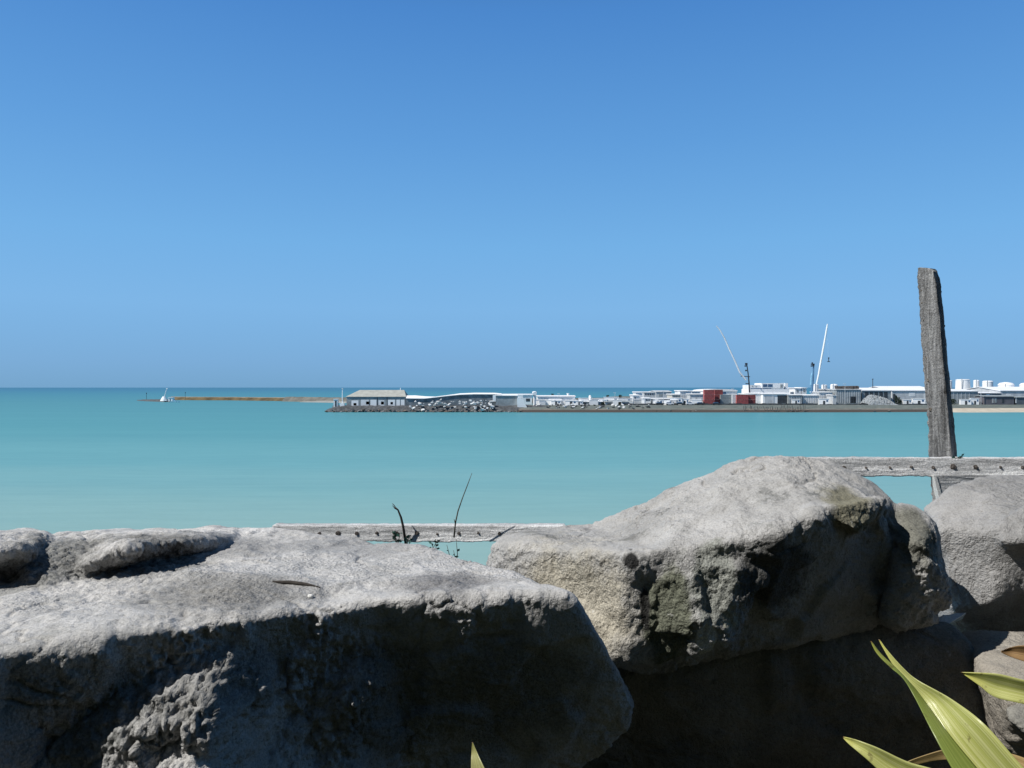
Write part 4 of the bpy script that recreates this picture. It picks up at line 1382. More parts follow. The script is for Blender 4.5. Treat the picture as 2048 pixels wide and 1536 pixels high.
# ---- curved white-capped mole wall
Yw = 383.0
capt = [(812, 791), (830, 790.8), (850, 792.6), (870, 793.2), (895, 790), (920, 786.6), (950, 785.4), (990, 785.6), (1003, 786.8)]
capb = [(812, 797), (830, 797.4), (850, 797.4), (870, 795.2), (895, 792.2), (920, 789.8), (950, 788.8), (990, 789), (1003, 790)]
p = Vector((Xw(905, Yw), Yw, QZ))
e = empty('wave_wall', p, 'long dark wave wall with a curving white cap beside the beige-roofed shed', 'wall')
b = MB(); g = MB()
wallm = plain('dark_wave_wall', (0.17, 0.20, 0.22), 0.85, 0.35, 0.35, 0.5, 1.2)
for i in range(len(capt) - 1):
    (x0, t0), (x1, t1) = capt[i], capt[i + 1]
    c0, c1 = capb[i][1], capb[i + 1][1]
    X0, X1 = Xw(x0, Yw), Xw(x1, Yw)
    vs = [(X0, Yw - .5, Zw(c0, Yw)), (X1, Yw - .5, Zw(c1, Yw)), (X1, Yw - .5, Zw(c1, Yw) + .25), (X0, Yw - .5, Zw(c0, Yw) + .25),
          (X0, Yw + 3, Zw(c0, Yw)), (X1, Yw + 3, Zw(c1, Yw)), (X1, Yw + 3, Zw(t1, Yw + 3)), (X0, Yw + 3, Zw(t0, Yw + 3))]
    fs = [(0, 1, 2, 3), (7, 6, 5, 4), (3, 2, 6, 7), (0, 4, 5, 1)] + ([(0, 3, 7, 4)] if i == 0 else []) + ([(1, 5, 6, 2)] if i == len(capt) - 2 else [])
    b.add(vs, fs)
    vs = [(X0, Yw, QZ - 1.5), (X1, Yw, QZ - 1.5), (X1, Yw, Zw(c1, Yw)), (X0, Yw, Zw(c0, Yw)), (X0, Yw + 2.5, QZ - 1.5), (X1, Yw + 2.5, QZ - 1.5), (X1, Yw + 2.5, Zw(c1, Yw)), (X0, Yw + 2.5, Zw(c0, Yw))]
    g.add(vs, [(0, 1, 2, 3), (7, 6, 5, 4)] + ([(0, 3, 7, 4)] if i == 0 else []) + ([(1, 5, 6, 2)] if i == len(capt) - 2 else []))
g.build('wall', wallm, e); b.build('cap', white, e)
# concrete block and white pieces at its right end
s = shed('concrete_store', 'plain grey concrete block building at the right end of the dark wave wall', 'building', 992, 1034, 789, 791.5, 381, 9, greyw, white, 'flat', panels=[('buttress', 985.5, 991.6, 790, 803, white)])
p = Vector((Xw(1045, 379), 379, QZ - 1.2))
e = empty('slipway_cradle', p, 'white stepped hull-like structure between the grey concrete block and the rubble bank', 'structure')
b = MB(); b.prism([(Xw(1034.6, 379), Zw(816, 379)), (Xw(1054, 379), Zw(816, 379)), (Xw(1053, 379), Zw(812, 379)), (Xw(1048, 379), Zw(806, 379)), (Xw(1047, 379), Zw(798, 379)), (Xw(1034.6, 379), Zw(796, 379))], 379, 383)
b.build('body', white, e)
b = MB(); b.box(Xw(1036, 379), Xw(1046, 379), 379.6, 382, Zw(796, 379), Zw(790, 379)); b.build('cabin', white2, e)
b = MB(); b.box(Xw(1034.6, 379), Xw(1052, 379), 379.4, 382.6, Zw(823, 379), Zw(816, 379) - .003); b.build('base', dgrey, e)
b = MB(); b.box(Xw(1052.6, 379), Xw(1054, 379), 379.3, 379.8, Zw(824, 379), Zw(816, 379) - .003); b.build('leg', white2, e)
p = Vector((Xw(1069, 388), 388, QZ))
e = empty('watch_tower', p, 'small white lookout cabin on a thick column above the low white roofs', 'tower')
b = MB(); b.lathe(p.x, p.y, [(.75, QZ - .5), (.6, Zw(790, 388))], 12); b.build('column', white2, e)
b = MB(); b.box(Xw(1064.5, 388), Xw(1073.5, 388), 386.9, 389.1, Zw(790.5, 388), Zw(784.5, 388)); b.build('cabin', white, e, bevel=.12)
b = MB(); b.lathe(p.x, p.y, [(1.25, Zw(784.5, 388) + .003), (1.1, Zw(783.5, 388)), (.3, Zw(782.6, 388))], 14); b.build('roof', white, e)

# ---- low sheds right of the mole
shed('low_warehouse', 'long low white-roofed warehouse left of the lookout column', 'warehouse', 1003, 1064, 788.6, 790.2, 420, 20, white2, roofw, 'gable', panels=[('door', 1052, 1060, 797, 803, dgrey)])
shed('low_warehouse', 'long low white warehouse just right of the lookout column', 'warehouse', 1075, 1150, 791.5, 793.5, 415, 18, white, roofw, 'gable', panels=[('door', 1088, 1096, 797, 802, lgrey), ('door', 1120, 1127, 797, 802, lgrey)])
shed('low_shed', 'low white open-fronted shed before the low white warehouse', 'shed', 1100, 1123, 798.5, 800, 400, 7, white, roofw, 'flat', panels=[('opening', 1104, 1119, 802.5, 806, dgrey)])
shed('low_shed', 'thin-roofed pale shed on the rubble bank', 'shed', 1128, 1205, 802.2, 803.6, 396, 6, greyw, roofw, 'flat', panels=[('opening', 1135, 1150, 805.5, 810, dgrey), ('opening', 1160, 1172, 805.5, 810, dgrey), ('door', 1180, 1192, 805.5, 810, white2)])
p = Vector((Xw(1180, 402), 402, QZ))
e = empty('silo', p, 'slim white silo standing among the rubble bank rocks', 'silo')
b = MB(); b.lathe(p.x, p.y, [(.62, QZ - .3), (.62, Zw(792.5, 402))], 14); b.build('tank', white, e, smooth=True)
b = MB(); b.lathe(p.x, p.y, [(.66, Zw(792.5, 402) + .003), (.55, Zw(791.3, 402)), (.1, Zw(790, 402))], 14); b.build('roof', white2, e)
p = Vector((Xw(1136, 430), 430, QZ))
e = empty('vent_stack', p, 'stubby white vent stack behind the low white warehouse', 'stack')
b = MB(); b.lathe(p.x, p.y, [(.6, QZ), (.6, Zw(787.5, 430))], 12); b.build('flue', white, e)
b = MB(); b.lathe(p.x, p.y, [(.85, Zw(787.5, 430) + .003), (.8, Zw(786.6, 430))], 12); b.build('cap', white2, e)
shed('quay_store', 'low grey store with dark roof near the shore left of the twin white blocks', 'store', 1210, 1262, 802, 804.5, 398, 7, lgrey, greyw, 'gable', panels=[('door', 1216, 1226, 806.5, 811, white), ('door', 1236, 1244, 806.5, 811, dgrey)])
shed('tall_store', 'tall white block building, left half of the twin white blocks', 'building', 1266, 1279, 790, 791, 412, 10, white2, white, 'flat', panels=[('window', 1269, 1271.5, 794, 797, dgrey), ('door', 1270, 1274, 801, 806, lgrey)])
shed('tall_store', 'tallest white block building, right half of the twin white blocks', 'building', 1271.5, 1284.5, 783.4, 785, 424, 10, white, roofw, 'flat', panels=[('window', 1276, 1279, 787, 789.5, lgrey)])
shed('grey_hall', 'pale grey hall with a row of small openings behind the twin white blocks', 'hall', 1288, 1311, 783.6, 785, 470, 20, lgrey, white2, 'flat', panels=[('window', 1290.5 + 4.6 * i, 1292.8 + 4.6 * i, 787, 790, dgrey) for i in range(4)])
shed('quay_hut', 'small white hut with two windows right of the twin white blocks', 'hut', 1287, 1301, 795.6, 797, 404, 6, white, roofw, 'flat', panels=[('window', 1292, 1295, 798.5, 801.5, dgrey), ('window', 1297, 1299.4, 798.5, 801.5, dgrey)])
shed('grey_hall', 'wide hazy grey hall beyond the small white hut', 'hall', 1312, 1343, 781.8, 784, 520, 26, lgrey, lgrey, 'gable', panels=[('door', 1318, 1325, 788, 793, greyw)])
shed('low_shed', 'low dark shed with thin pale roof beside the small white hut', 'shed', 1303, 1345, 796.6, 798, 410, 8, greyw, white2, 'flat', panels=[('opening', 1306, 1318, 800, 804, dgrey), ('opening', 1322, 1340, 800, 804, dgrey)])
shed('grey_hall', 'cream two-storey hall left of the taller white offices', 'hall', 1344, 1361, 787.5, 789.5, 432, 14, plain('cream_cladding', (0.60, 0.57, 0.50), .7, .1, .4), white2, 'flat', panels=[('window', 1347 + 5 * i, 1349.5 + 5 * i, 792, 795, greyw) for i in range(3)])
shed('office_block', 'white blocky offices with many small windows left of the red containers', 'office', 1360, 1382, 781, 782.4, 440, 14, white2, white, 'flat', panels=[('window', 1362.5 + 4.8 * i, 1364.8 + 4.8 * i, 785 + 5 * j, 787.6 + 5 * j, lgrey) for i in range(4) for j in range(3)])
shed('office_block', 'second white office block immediately left of the red containers', 'office', 1383, 1401, 781.6, 783, 446, 14, white2, white, 'flat', panels=[('window', 1385 + 5.2 * i, 1388 + 5.2 * i, 785.5, 788, greyw) for i in range(3)])
shed('low_shed', 'pale grey annex shed before the second white office block', 'shed', 1380, 1408, 787.5, 789, 425, 8, lgrey, white2, 'flat', panels=[('door', 1384, 1391, 796, 803, white), ('door', 1395, 1403, 796, 803, white2)])

# ---- containers, each of its own
def container(mat, w=6.06, h=2.6, d=2.44):
    e = empty('shipping_container', (0, 0, 0), 'c', 'container', 'containers on the quay')
    b = MB(); b.box(-w / 2, w / 2, 0, d, .08, h - .04)
    corrug(b, -w / 2 + .15, w / 2 - .15, 0, .2, h - .16, 14, .09)
    b.build('body', mat, e)
    b = MB()
    for x in (-w / 2 - .02, w / 2 - .12): b.box(x, x + .14, -.10, .06, .0, h)
    b.box(-w / 2 + .12, w / 2 - .12, -.11, .05, h - .12, h); b.box(-w / 2 + .12, w / 2 - .12, -.11, .05, 0, .14)
    b.build('frame', redd if mat in (redc,) else mat, e)
    b = MB(); b.box(w / 2 + .003, w / 2 + .07, .15, d - .15, .15, h - .15); b.build('door', mat, e)
    return e


cr = container(redc); cd = container(redd); cw = container(white2); cg = container(greyw)
used = set()


def put(c, px, Y, lev, label, sx=1.0, rz=0.0):
    o = c if c.name not in used else copy_tree(c)
    used.add(c.name)
    o.location = (Xw(px, Y), Y, QZ + lev * 2.62)
    o.scale.x = sx
    o.rotation_euler.z = rz
    o['label'] = label
    return o


lv = ['bottom', 'middle', 'top']
for lev in range(3):
    put(cr, 1418.5, 402, lev, '%s bright red container in the left red stack' % lv[lev], .86)
for lev in range(3):
    put(cd, 1437.5, 405.5, lev, '%s dull red container right behind the left red stack' % lv[lev], .70)
for lev in range(2):
    put(cg, 1455, 404, lev, '%s dark grey container between the two red stacks' % ['lower', 'upper'][lev], 1.2)
put(cw, 1471, 402.5, 0, 'lower white container against the left side of the right red stack', .55)
put(cw, 1471, 402.5, 1, 'upper white container against the left side of the right red stack', .55)
for lev in range(2):
    put(cr, 1485, 401, lev, '%s bright red container in the right red stack' % ['lower', 'upper'][lev], 1.0)
for lev in range(2):
    put(cd, 1504, 402, lev, '%s dull red container at the right end of the right red stack' % ['lower', 'upper'][lev], .62)

# ---- white arched warehouse behind, offices on the quay
shed('arched_warehouse', 'wide white warehouse with a shallow arched roof behind the left red stack', 'warehouse', 1411, 1474, 778.5, 782.5, 445, 30, white, roofw, 'arch', panels=[('window', 1438, 1452, 784, 788, glass), ('door', 1458, 1466, 787, 798, white2)])
e = shed('control_building', 'tall white three-storey office with blue windows right of the right red stack', 'office', 1500, 1583, 787, 789, 436, 22, white, white2, 'flat', panels=[('window', 1527, 1560, 791.2, 792.4, dgrey)])
b = MB(); b.box(Xw(1500, 436), Xw(1580, 436), 437, 452, Zw(787, 436) + .004, Zw(778, 436)); b.build('middle_storey', white, e)
b = MB(); b.box(Xw(1500, 436), Xw(1570, 436), 438, 450, Zw(778, 436) + .004, Zw(770, 436)); b.build('upper_storey', white2, e)
b = MB(); b.box(Xw(1525, 436), Xw(1570, 436), 437.4, 450.5, Zw(776, 436), Zw(766.3, 436)); b.build('roof_box', white, e)
b = MB(); b.box(Xw(1575, 436), Xw(1581, 436), 440, 446, Zw(778, 436) + .004, Zw(766, 436)); b.build('stair_tower', white, e)
front_panel(e, 'window', 1526, 1534.5, 768.3, 774, 437.4, glass); front_panel(e, 'window', 1536, 1545, 768.3, 774, 437.4, glass)
front_panel(e, 'window', 1500.8, 1524, 776.0, 777.7, 438, glass); front_panel(e, 'window', 1525.5, 1544, 776.4, 777.7, 437.35, glass)
front_panel(e, 'window', 1560.5, 1565.5, 768.8, 775.5, 437.4, greyw)
front_panel(e, 'window', 1504, 1506, 771.5, 774, 438, greyw); front_panel(e, 'window', 1511, 1513, 771.5, 774, 438, greyw)
shed('port_shed', 'white gabled shed immediately right of the right red stack', 'shed', 1511, 1527, 786, 787.5, 415, 12, white, roofw, 'flat', panels=[('door', 1514, 1523, 792, 804, white2)])
shed('port_shed', 'white shed with one pale blue door and one dark open bay', 'shed', 1526, 1578, 786.5, 788.5, 412, 14, white, roofw, 'gable', panels=[
    ('door', 1529.5, 1549, 791.5, 807, lgrey), ('open_bay', 1555, 1575, 790.5, 807, dgrey)])
shed('port_shed', 'grey slatted shed right of the white shed with the dark open bay', 'shed', 1577, 1604, 789, 790.5, 410, 10, greyw, white2, 'flat', panels=[('slat', 1579.5 + 3.2 * i, 1580.6 + 3.2 * i, 792, 807, lgrey) for i in range(8)])
shed('port_shed', 'pale shed with a dark base below the blue crane tower', 'shed', 1605, 1638, 789, 791, 412, 12, lgrey, white, 'flat', panels=[('rib', 1607 + 3.4 * i, 1607.8 + 3.4 * i, 792.5, 806, white2) for i in range(9)] + [('doorway', 1636.2, 1637.6, 800, 808, dgrey)])
shed('port_shed', 'tall pale ribbed shed below the three white silos', 'shed', 1638.6, 1665, 783.5, 785, 418, 12, lgrey, white2, 'flat', panels=[('rib', 1640.5 + 3.1 * i, 1641.3 + 3.1 * i, 786, 806, white2) for i in range(8)] + [('doorway', 1660.5, 1662.5, 799, 807, dgrey)])
for (a, c, t, lab) in ((1590, 1602, 775.5, 'small white tank house left of the blue crane tower'), (1603.5, 1613, 774.8, 'white tank house with a dark arch beside the blue crane tower')):
    shed('tank_house', lab, 'building', a, c, t, t + 1.3, 440, 10, white, roofw, 'flat', panels=[('window', a + 3, a + 7, t + 4, t + 9, greyw)])


def silo(px0, px1, pyt, Y, label, mat=white, taper=1.0, dome=0.0, group='white silos and tanks'):
    p = Vector((Xw((px0 + px1) / 2, Y), Y, QZ))
    r = (Xw(px1, Y) - Xw(px0, Y)) / 2
    zt = Zw(pyt, Y)
    e = empty('silo', p, label, 'silo', group)
    b = MB(); b.lathe(p.x, p.y, [(r * taper, QZ - .3), (r, zt - .6)], 28); b.build('tank', mat, e, smooth=False)
    b = MB(); b.lathe(p.x, p.y, [(r * 1.03, zt - .597), (r * 1.03, zt - .3), (r * .8, zt + dome * .6), (r * .2, zt + dome)], 28); b.build('roof', roofw, e)
    b = MB(); a = -2.2
    lx, ly = p.x + (r * max(taper, 1) + .12) * math.cos(a), p.y + (r * max(taper, 1) + .12) * math.sin(a)
    b.box(lx - .25, lx + .25, ly - .12, ly + .1, QZ, zt + .4); b.build('ladder', lgrey, e)
    return e


silo(1627, 1637, 768.5, 455, 'leftmost of the three white silos right of the blue crane tower')
silo(1643, 1654, 769.5, 455, 'middle of the three white silos right of the blue crane tower')
silo(1661, 1675, 769.5, 455, 'widest and rightmost of the three white silos right of the blue crane tower', dome=.5)

# ---- grey process shed with pipes
e = shed('process_shed', 'large dark grey ribbed shed with pipework along its roof', 'shed', 1673, 1722, 778, 779.5, 416, 24, greyw, lgrey, 'flat', panels=[('rib', 1676 + 4.6 * i, 1677 + 4.6 * i, 781, 806, lgrey) for i in range(10)] + [('door', 1700, 1712, 793, 806, dgrey)])
b = MB()
for i in range(16):
    x = Xw(1676 + 2.9 * i, 416)
    b.box(x, x + random.uniform(.35, .7), 418, 420, Zw(778, 416) + .004, Zw(778 - random.uniform(3.0, 6.5), 416))
b.tube([(Xw(1674, 416), 419, Zw(773.5, 416)), (Xw(1721, 416), 419, Zw(772.8, 416))], .35, 8)
b.build('pipework', plain('rusty_pipework', (0.13, 0.11, 0.10), .8, .4, .5), e)
shed('port_shed', 'narrow grey lean-to between the pale ribbed shed and the dark process shed', 'shed', 1666, 1672.6, 790, 791, 408, 8, lgrey, white2, 'flat')
# ---- conical white stockpile and warehouses to the right
e = shed('long_warehouse', 'white-roofed warehouse with dark front behind the white rubble heap', 'warehouse', 1724, 1782, 776.5, 781.5, 420, 26, greyw, roofw, 'gable', panels=[('bay', 1730 + 9.5 * i, 1737 + 9.5 * i, 784, 803, dgrey) for i in range(5)])
e = shed('long_warehouse', 'very long white-roofed warehouse with a pale stained wall left of the tall post', 'warehouse', 1784, 1876, 773.2, 781.8, 428, 40, lgrey, roofw, 'gable', panels=[('door', 1786, 1790.5, 788, 803, dgrey), ('patch', 1818, 1830, 784.5, 793, white2), ('door', 1848, 1858, 787, 802, white2)])
x0, x1 = Xw(1727, 404), Xw(1787, 404)
vs, fs = [], []
nx, ny = 46, 18
for j in range(ny + 1):
    for i in range(nx + 1):
        u, v_ = i / nx, j / ny
        hgt = (max(0.0, 1 - ((u - .22) / (.80 if u > .22 else .24)) ** 2)) ** .9 * math.sin(math.pi * v_) ** .7
        x = x0 + (x1 - x0) * u; y = 398 + 12 * v_
        zz = QZ - .1 + 4.9 * hgt + (0.9 * (random.random() - .5) + .4 * perlin(np.array([[x * .6, y * .6, 0.3]]))[0]) * min(1, hgt * 3)
        vs.append((x, y, zz))
for j in range(ny):
    for i in range(nx):
        k = j * (nx + 1) + i
        fs.append((k, k + 1, k + nx + 2, k + nx + 1))
o = mesh_obj('rubble_heap', vs, fs, plain('white_rubble', (0.25, 0.27, 0.28), .9, .55, 1.1, 1.0, 2), smooth=False)
tag(o, 'pale heap of white rubble on the quay below the white-roofed warehouse', 'heap')

e = shed('grey_warehouse', 'grey concrete warehouse with a low white roof just right of the tall post', 'warehouse', 1898, 1956, 779, 783, 418, 30, greyw, roofw, 'gable', panels=[('stain', 1906 + 8 * i, 1907.2 + 8 * i, 785, 805, lgrey) for i in range(5)])
silo(1890, 1903.5, 760.5, 520, 'white silo partly hidden behind the right side of the tall post')
silo(1913, 1938, 758.5, 510, 'tapered white silo standing clear right of the tall post', taper=1.18)
silo(1947.5, 1958, 760.5, 505, 'slim white silo left of the broad white silo', dome=.2)
silo(1966, 1985, 762.2, 500, 'broad white silo with faint ribs near the right edge', dome=.3)
silo(1998, 2026, 768.5, 470, 'squat white storage tank with a domed lid near the right edge', dome=1.3)
silo(2041, 2066, 769, 470, 'squat white storage tank cut off by the right edge', dome=1.2)
shed('long_warehouse', 'white-roofed warehouse with pale blue front at the right edge', 'warehouse', 2001, 2230, 774.5, 782, 425, 40, lgrey, roofw, 'gable', panels=[('door', 2012, 2022, 788, 800, white2)])
shed('low_shed', 'low white canopy with dark openings between the grey warehouse and the right edge', 'shed', 1957, 2003, 784, 786.5, 422, 12, greyw, roofw, 'flat', panels=[('opening', 1962, 1970, 789, 796, dgrey), ('post', 1972.5, 1979, 788.5, 794, white), ('opening', 1984, 2000, 789, 796, dgrey)])
shed('low_shed', 'dark low shed with tan panels along the shore at the right edge', 'shed', 1968, 2028, 791.5, 793.5, 405, 8, plain('dark_purple_cladding', (0.13, 0.125, 0.14), .8, .2, .4), greyw, 'gable', panels=[('panel', 1984, 1987, 796, 806, concrete), ('panel', 1989, 1993, 796, 806, greyw), ('panel', 2004, 2008, 797, 806, dgrey)])
shed('low_shed', 'dark shed cut off by the right edge behind the beach', 'shed', 2034, 2200, 793.5, 795, 405, 8, plain('dark_blue_cladding', (0.11, 0.13, 0.15), .8, .2, .4), greyw, 'flat', panels=[('pipe', 2031, 2033, 792, 806, lgrey)])
# long low dark walls / fences along the quay
for (a, c, t, Y, lab) in ((1405, 1640, 807.3, 398, 'dark low quay wall running below the containers and port sheds'), (1640, 1880, 808, 399, 'dark low quay wall running below the dark process shed and white heap'), (1215, 1404, 807.0, 397, 'dark low quay wall left of the red containers')):
    p = Vector((Xw((a + c) / 2, Y), Y, QZ))
    b = MB()
    x = Xw(a, Y)
    while x < Xw(c, Y) - 1.5:
        l = random.uniform(1.5, 4.0)
        x2 = min(x + l, Xw(c, Y))
        b.box(x, x2 - .05, Y, Y + .4, QZ - .3, Zw(t, Y) + random.uniform(-.15, .25))
        x = x2
    tag(b.build('quay_wall', plain('dark_quay_wall', (0.07, 0.08, 0.085), .9, .4, .5), loc=p), lab, 'wall')


# ---- piles at the waterline
pile0 = MB(); pile0.lathe(0, 0, [(.17, -1.5), (.15, 0.0), (.14, 2.0)], 8)
po = pile0.build('timber_pile', timber, loc=(0, 0, 0))
first = True
for i in range(40):
    px = 1487 + (i + random.random() * .8) * 3.1
    y = random.choice([371.2, 372.8, 375.5]) + random.uniform(-.4, .4)
    o = po if first else po.copy()
    if not first: COL.objects.link(o)
    first = False
    o.location = (Xw(px, y), y, random.uniform(.3, 1.7))
    o.rotation_euler = (random.uniform(-.06, .06), random.uniform(-.08, .08), 0)
    tag(o, 'dark timber pile standing at the waterline below the port sheds', 'pile', 'piles at the waterline below the port sheds')


# ---- cranes
def crane(name, px, label, Y, tower, towm, head, boom, boomr, boommat, arms, hook=None):
    p = Vector((Xw(px, Y), Y, QZ))
    e = empty(name, p, label, 'crane', 'cranes on the quay')
    b = MB()
    for dx in (-2.2, 2.2):
        for dy in (-2.2, 2.2):
            b.box(p.x + dx - .3, p.x + dx + .3, p.y + dy - .3, p.y + dy + .3, QZ - .1, QZ + 3.5)
    b.box(p.x - 2.7, p.x + 2.7, p.y - 2.7, p.y + 2.7, QZ + 3.503, QZ + 4.6)
    b.build('base', towm[0], e)
    b = MB(); b.tube([at(x, y, Y) for (x, y, r) in tower], [r for (_, _, r) in tower], 8); b.build('tower', towm[0], e)
    if towm[1]:
        b = MB(); b.tube([at(x - 2.6, y, Y + .4) for (x, y, r) in tower[1:-1]] + [at(tower[-1][0] - 1.0, tower[-1][1] + 9, Y + .4)], [r * .85 for (_, _, r) in tower[1:-1]] + [.2], 8); b.build('tower_panel', towm[1], e)
    b = MB()
    for (x, y, w_, h_) in head:
        b.box(Xw(x - w_ / 2, Y), Xw(x + w_ / 2, Y), Y - .6, Y + .6, Zw(y + h_ / 2, Y), Zw(y - h_ / 2, Y))
    hd = b.build('sheave_head', blackm, e)
    for (x0, y0, x1, y1) in arms:
        b = MB(); b.tube([at(x0, y0, Y), at(x1, y1, Y)], .22, 6); b.build('arm', blackm, e)
    b = MB(); b.tube([at(x, y, Y - .6) for (x, y) in boom], boomr, 8); b.build('boom', boommat, e)
    if hook:
        h = MB(); hx, hy = hook
        h.box(Xw(hx - 1.1, Y), Xw(hx + 1.1, Y), Y - .9, Y - .3, Zw(hy - 3, Y), Zw(hy - 5, Y))
        h.box(Xw(hx - .5, Y), Xw(hx + .5, Y), Y - .8, Y - .4, Zw(hy + 2.6, Y), Zw(hy - 3, Y))
        h.box(Xw(hx - 2.6, Y), Xw(hx + 2.6, Y), Y - .8, Y - .4, Zw(hy + 4.0, Y), Zw(hy + 2.6, Y))
        ho = h.build('hook_block', blackm, e)
        c = MB(); c.tube([at(boom[-1][0], boom[-1][1], Y - .6), at(hx, hy - 5, Y - .6)], .018, 5); c.build('cable', boomg, ho)
    return e


crane('harbour_crane', 1497, 'harbour crane with a dark mast and a thin grey boom leaning left', 428, [(1499.5, 790, .42), (1498, 765, .36), (1496, 745, .30), (1493.5, 728, .25)], (blackm, None),
      [(1492.5, 728, 4, 4), (1491, 732, 3, 2.5), (1492, 741, 2.4, 3)], [(1492, 760), (1480, 745), (1470, 722), (1458, 697), (1449, 676), (1441, 662), (1433, 652)], [.46, .46, .44, .41, .38, .34, .26], boomg,
      [(1481.5, 752.2, 1500, 753.5), (1491, 767, 1499, 767.5)])
crane('harbour_crane', 1624, 'harbour crane with a blue tower and a thick white boom leaning right', 428, [(1623.5, 786, .62), (1624.5, 770, .72), (1626, 750, .58), (1627.5, 731, .34)], (bluem, lblue),
      [(1625.5, 728.5, 6, 2.6), (1623.5, 732, 3, 2.4), (1624.5, 726, 1.2, 3), (1627, 731, 2.4, 3)], [(1633, 768), (1637.5, 748), (1641, 727), (1645.7, 702), (1650, 678), (1653.7, 656), (1655, 648)], [.40, .46, .50, .52, .48, .44, .3], boomw, [], (1656.5, 720))
# thin mast with dark scrub on the warehouse roof line
p = Vector((Xw(1745.5, 432), 432, QZ))
e = empty('mast', p, 'thin dark mast above the dark-fronted warehouse roof', 'mast')
b = MB(); b.lathe(p.x, p.y, [(.30, QZ), (.16, Zw(758, 432))], 8); b.build('pole', blackm, e)
b = MB(); b.box(p.x - .35, p.x + .35, 431.8, 432.2, Zw(759, 432), Zw(757.5, 432)); b.build('lamp', blackm, e)


# ---- small huts, vans and white boxes among the rubble bank and sheds
bx_me = {}
for i in range(64):
    px = random.uniform(1078, 1404); Y = random.uniform(394, 418)
    if 1405 < px: continue
    w_, h_ = random.choice([(2.2, 1.6), (3.2, 2.3), (4.6, 2.4), (1.6, 2.6)])
    mt = random.choice([white, white, white2, lgrey])
    key = (w_, h_, mt.name)
    if key not in bx_me:
        b = MB(); b.box(-w_ / 2, w_ / 2, 0, 2.2, -.3, h_); b.box(-w_ / 2 - .1, w_ / 2 + .1, -.1, 2.3, h_ + .003, h_ + .12)
        o = b.build('storage_box', mt, loc=(0, 0, 0)); bx_me[key] = o.data
    else:
        o = bpy.data.objects.new('storage_box', bx_me[key]); COL.objects.link(o)
    o.location = (Xw(px, Y), Y, QZ); o.rotation_euler.z = random.uniform(-.5, .1)
    tag(o, 'small pale storage box among the clutter left of the red containers', 'box', 'pale storage boxes on the quay')
HUTS = [(1082, 398, 6, 2.6, 'white site hut left of the low white open-fronted shed', white), (1094, 399, 4, 2.4, 'pale grey site hut beside the low white open-fronted shed', lgrey),
        (1112, 392, 5, 2.2, 'small white box hut below the low white open-fronted shed', white), (1142, 391, 6, 2.2, 'white box hut below the thin-roofed pale shed', white),
        (1158, 390, 3.5, 2.0, 'tiny pale hut below the thin-roofed pale shed', white2), (1170, 410, 7, 3.2, 'white hut behind the slim white silo', white),
        (1195, 408, 6, 3.0, 'white hut right of the slim white silo', white2), (1206, 400, 4, 2.6, 'small white hut between the slim white silo and the grey store', white),
        (1222, 418, 8, 3.6, 'white hut behind the low grey store', white), (1250, 410, 7, 3.2, 'pale hut behind the right end of the low grey store', white2),
        (1316, 400, 5, 2.4, 'white hut in front of the low dark shed with thin pale roof', white), (1333, 401, 4.5, 2.2, 'pale hut in front of the right end of the low dark shed', white2),
        (1352, 404, 6, 3.4, 'white hut before the cream two-storey hall', white), (1369, 405, 5, 3.0, 'white hut before the first white office block', white),
        (1392, 402, 6, 2.6, 'white hut left of the left red stack', white2), (1462, 412, 5, 3.6, 'white hut behind the dark grey containers', white),
        (1592, 404, 4, 2.6, 'pale hut before the grey slatted shed', white2), (1648, 405, 5, 3.0, 'white hut before the tall pale ribbed shed', white),
        (1838, 408, 6, 3.0, 'white hut before the long white-roofed warehouse', white), (1815, 407, 4, 2.4, 'pale low hut near the dark bushes', white2),
        (1932, 405, 5, 2.6, 'white hut before the grey concrete warehouse', white), (1950, 406, 4, 3.2, 'pale hut at the right end of the grey concrete warehouse', white2)]
for (px, Y, w_, h_, lab, mt) in HUTS:
    x = Xw(px, Y)
    e = empty('site_hut', (x, Y, QZ), lab, 'hut', 'small huts about the port')
    b = MB(); b.box(x - w_ / 2, x + w_ / 2, Y, Y + 2.6, QZ - .5, QZ + h_); b.build('wall', mt, e)
    b = MB(); b.box(x - w_ / 2 - .15, x + w_ / 2 + .15, Y - .2, Y + 2.8, QZ + h_ + .003, QZ + h_ + .2); b.build('roof', roofw, e)
    b = MB(); b.box(x - w_ * .1, x + w_ * .12, Y - .06, Y + .05, QZ, QZ + min(2.0, h_ - .3)); b.build('door', dgrey, e)
    b = MB(); b.box(x + w_ * .22, x + w_ * .4, Y - .06, Y + .05, QZ + h_ * .5, QZ + h_ * .82); b.build('window', glass, e)
    e.rotation_euler.z = -.25
# lamp posts
for (px, Y, pyt, lab) in ((1118, 410, 788, 'lamp post behind the low white open-fronted shed'), (1230, 405, 786, 'lamp post above the low grey store'), (1327, 405, 783, 'lamp post before the wide hazy grey hall'),
                          (1466, 404, 778, 'lamp post beside the white containers'), (1546, 402, 777, 'lamp post before the white three-storey office'), (1690, 404, 768, 'lamp post before the dark process shed'), (1868, 404, 776, 'lamp post near the left side of the tall post'), (1962, 404, 777, 'lamp post right of the grey concrete warehouse')):
    x = Xw(px, Y)
    e = empty('lamp_post', (x, Y, QZ), lab, 'lamp post', 'lamp posts along the quay')
    b = MB(); b.lathe(x, Y, [(.14, QZ - .3), (.08, Zw(pyt, Y))], 8); b.build('pole', lgrey, e)
    b = MB(); b.box(x - .9, x + .5, Y - .15, Y + .15, Zw(pyt, Y) + .003, Zw(pyt, Y) + .18); b.build('lamp_head', white2, e)


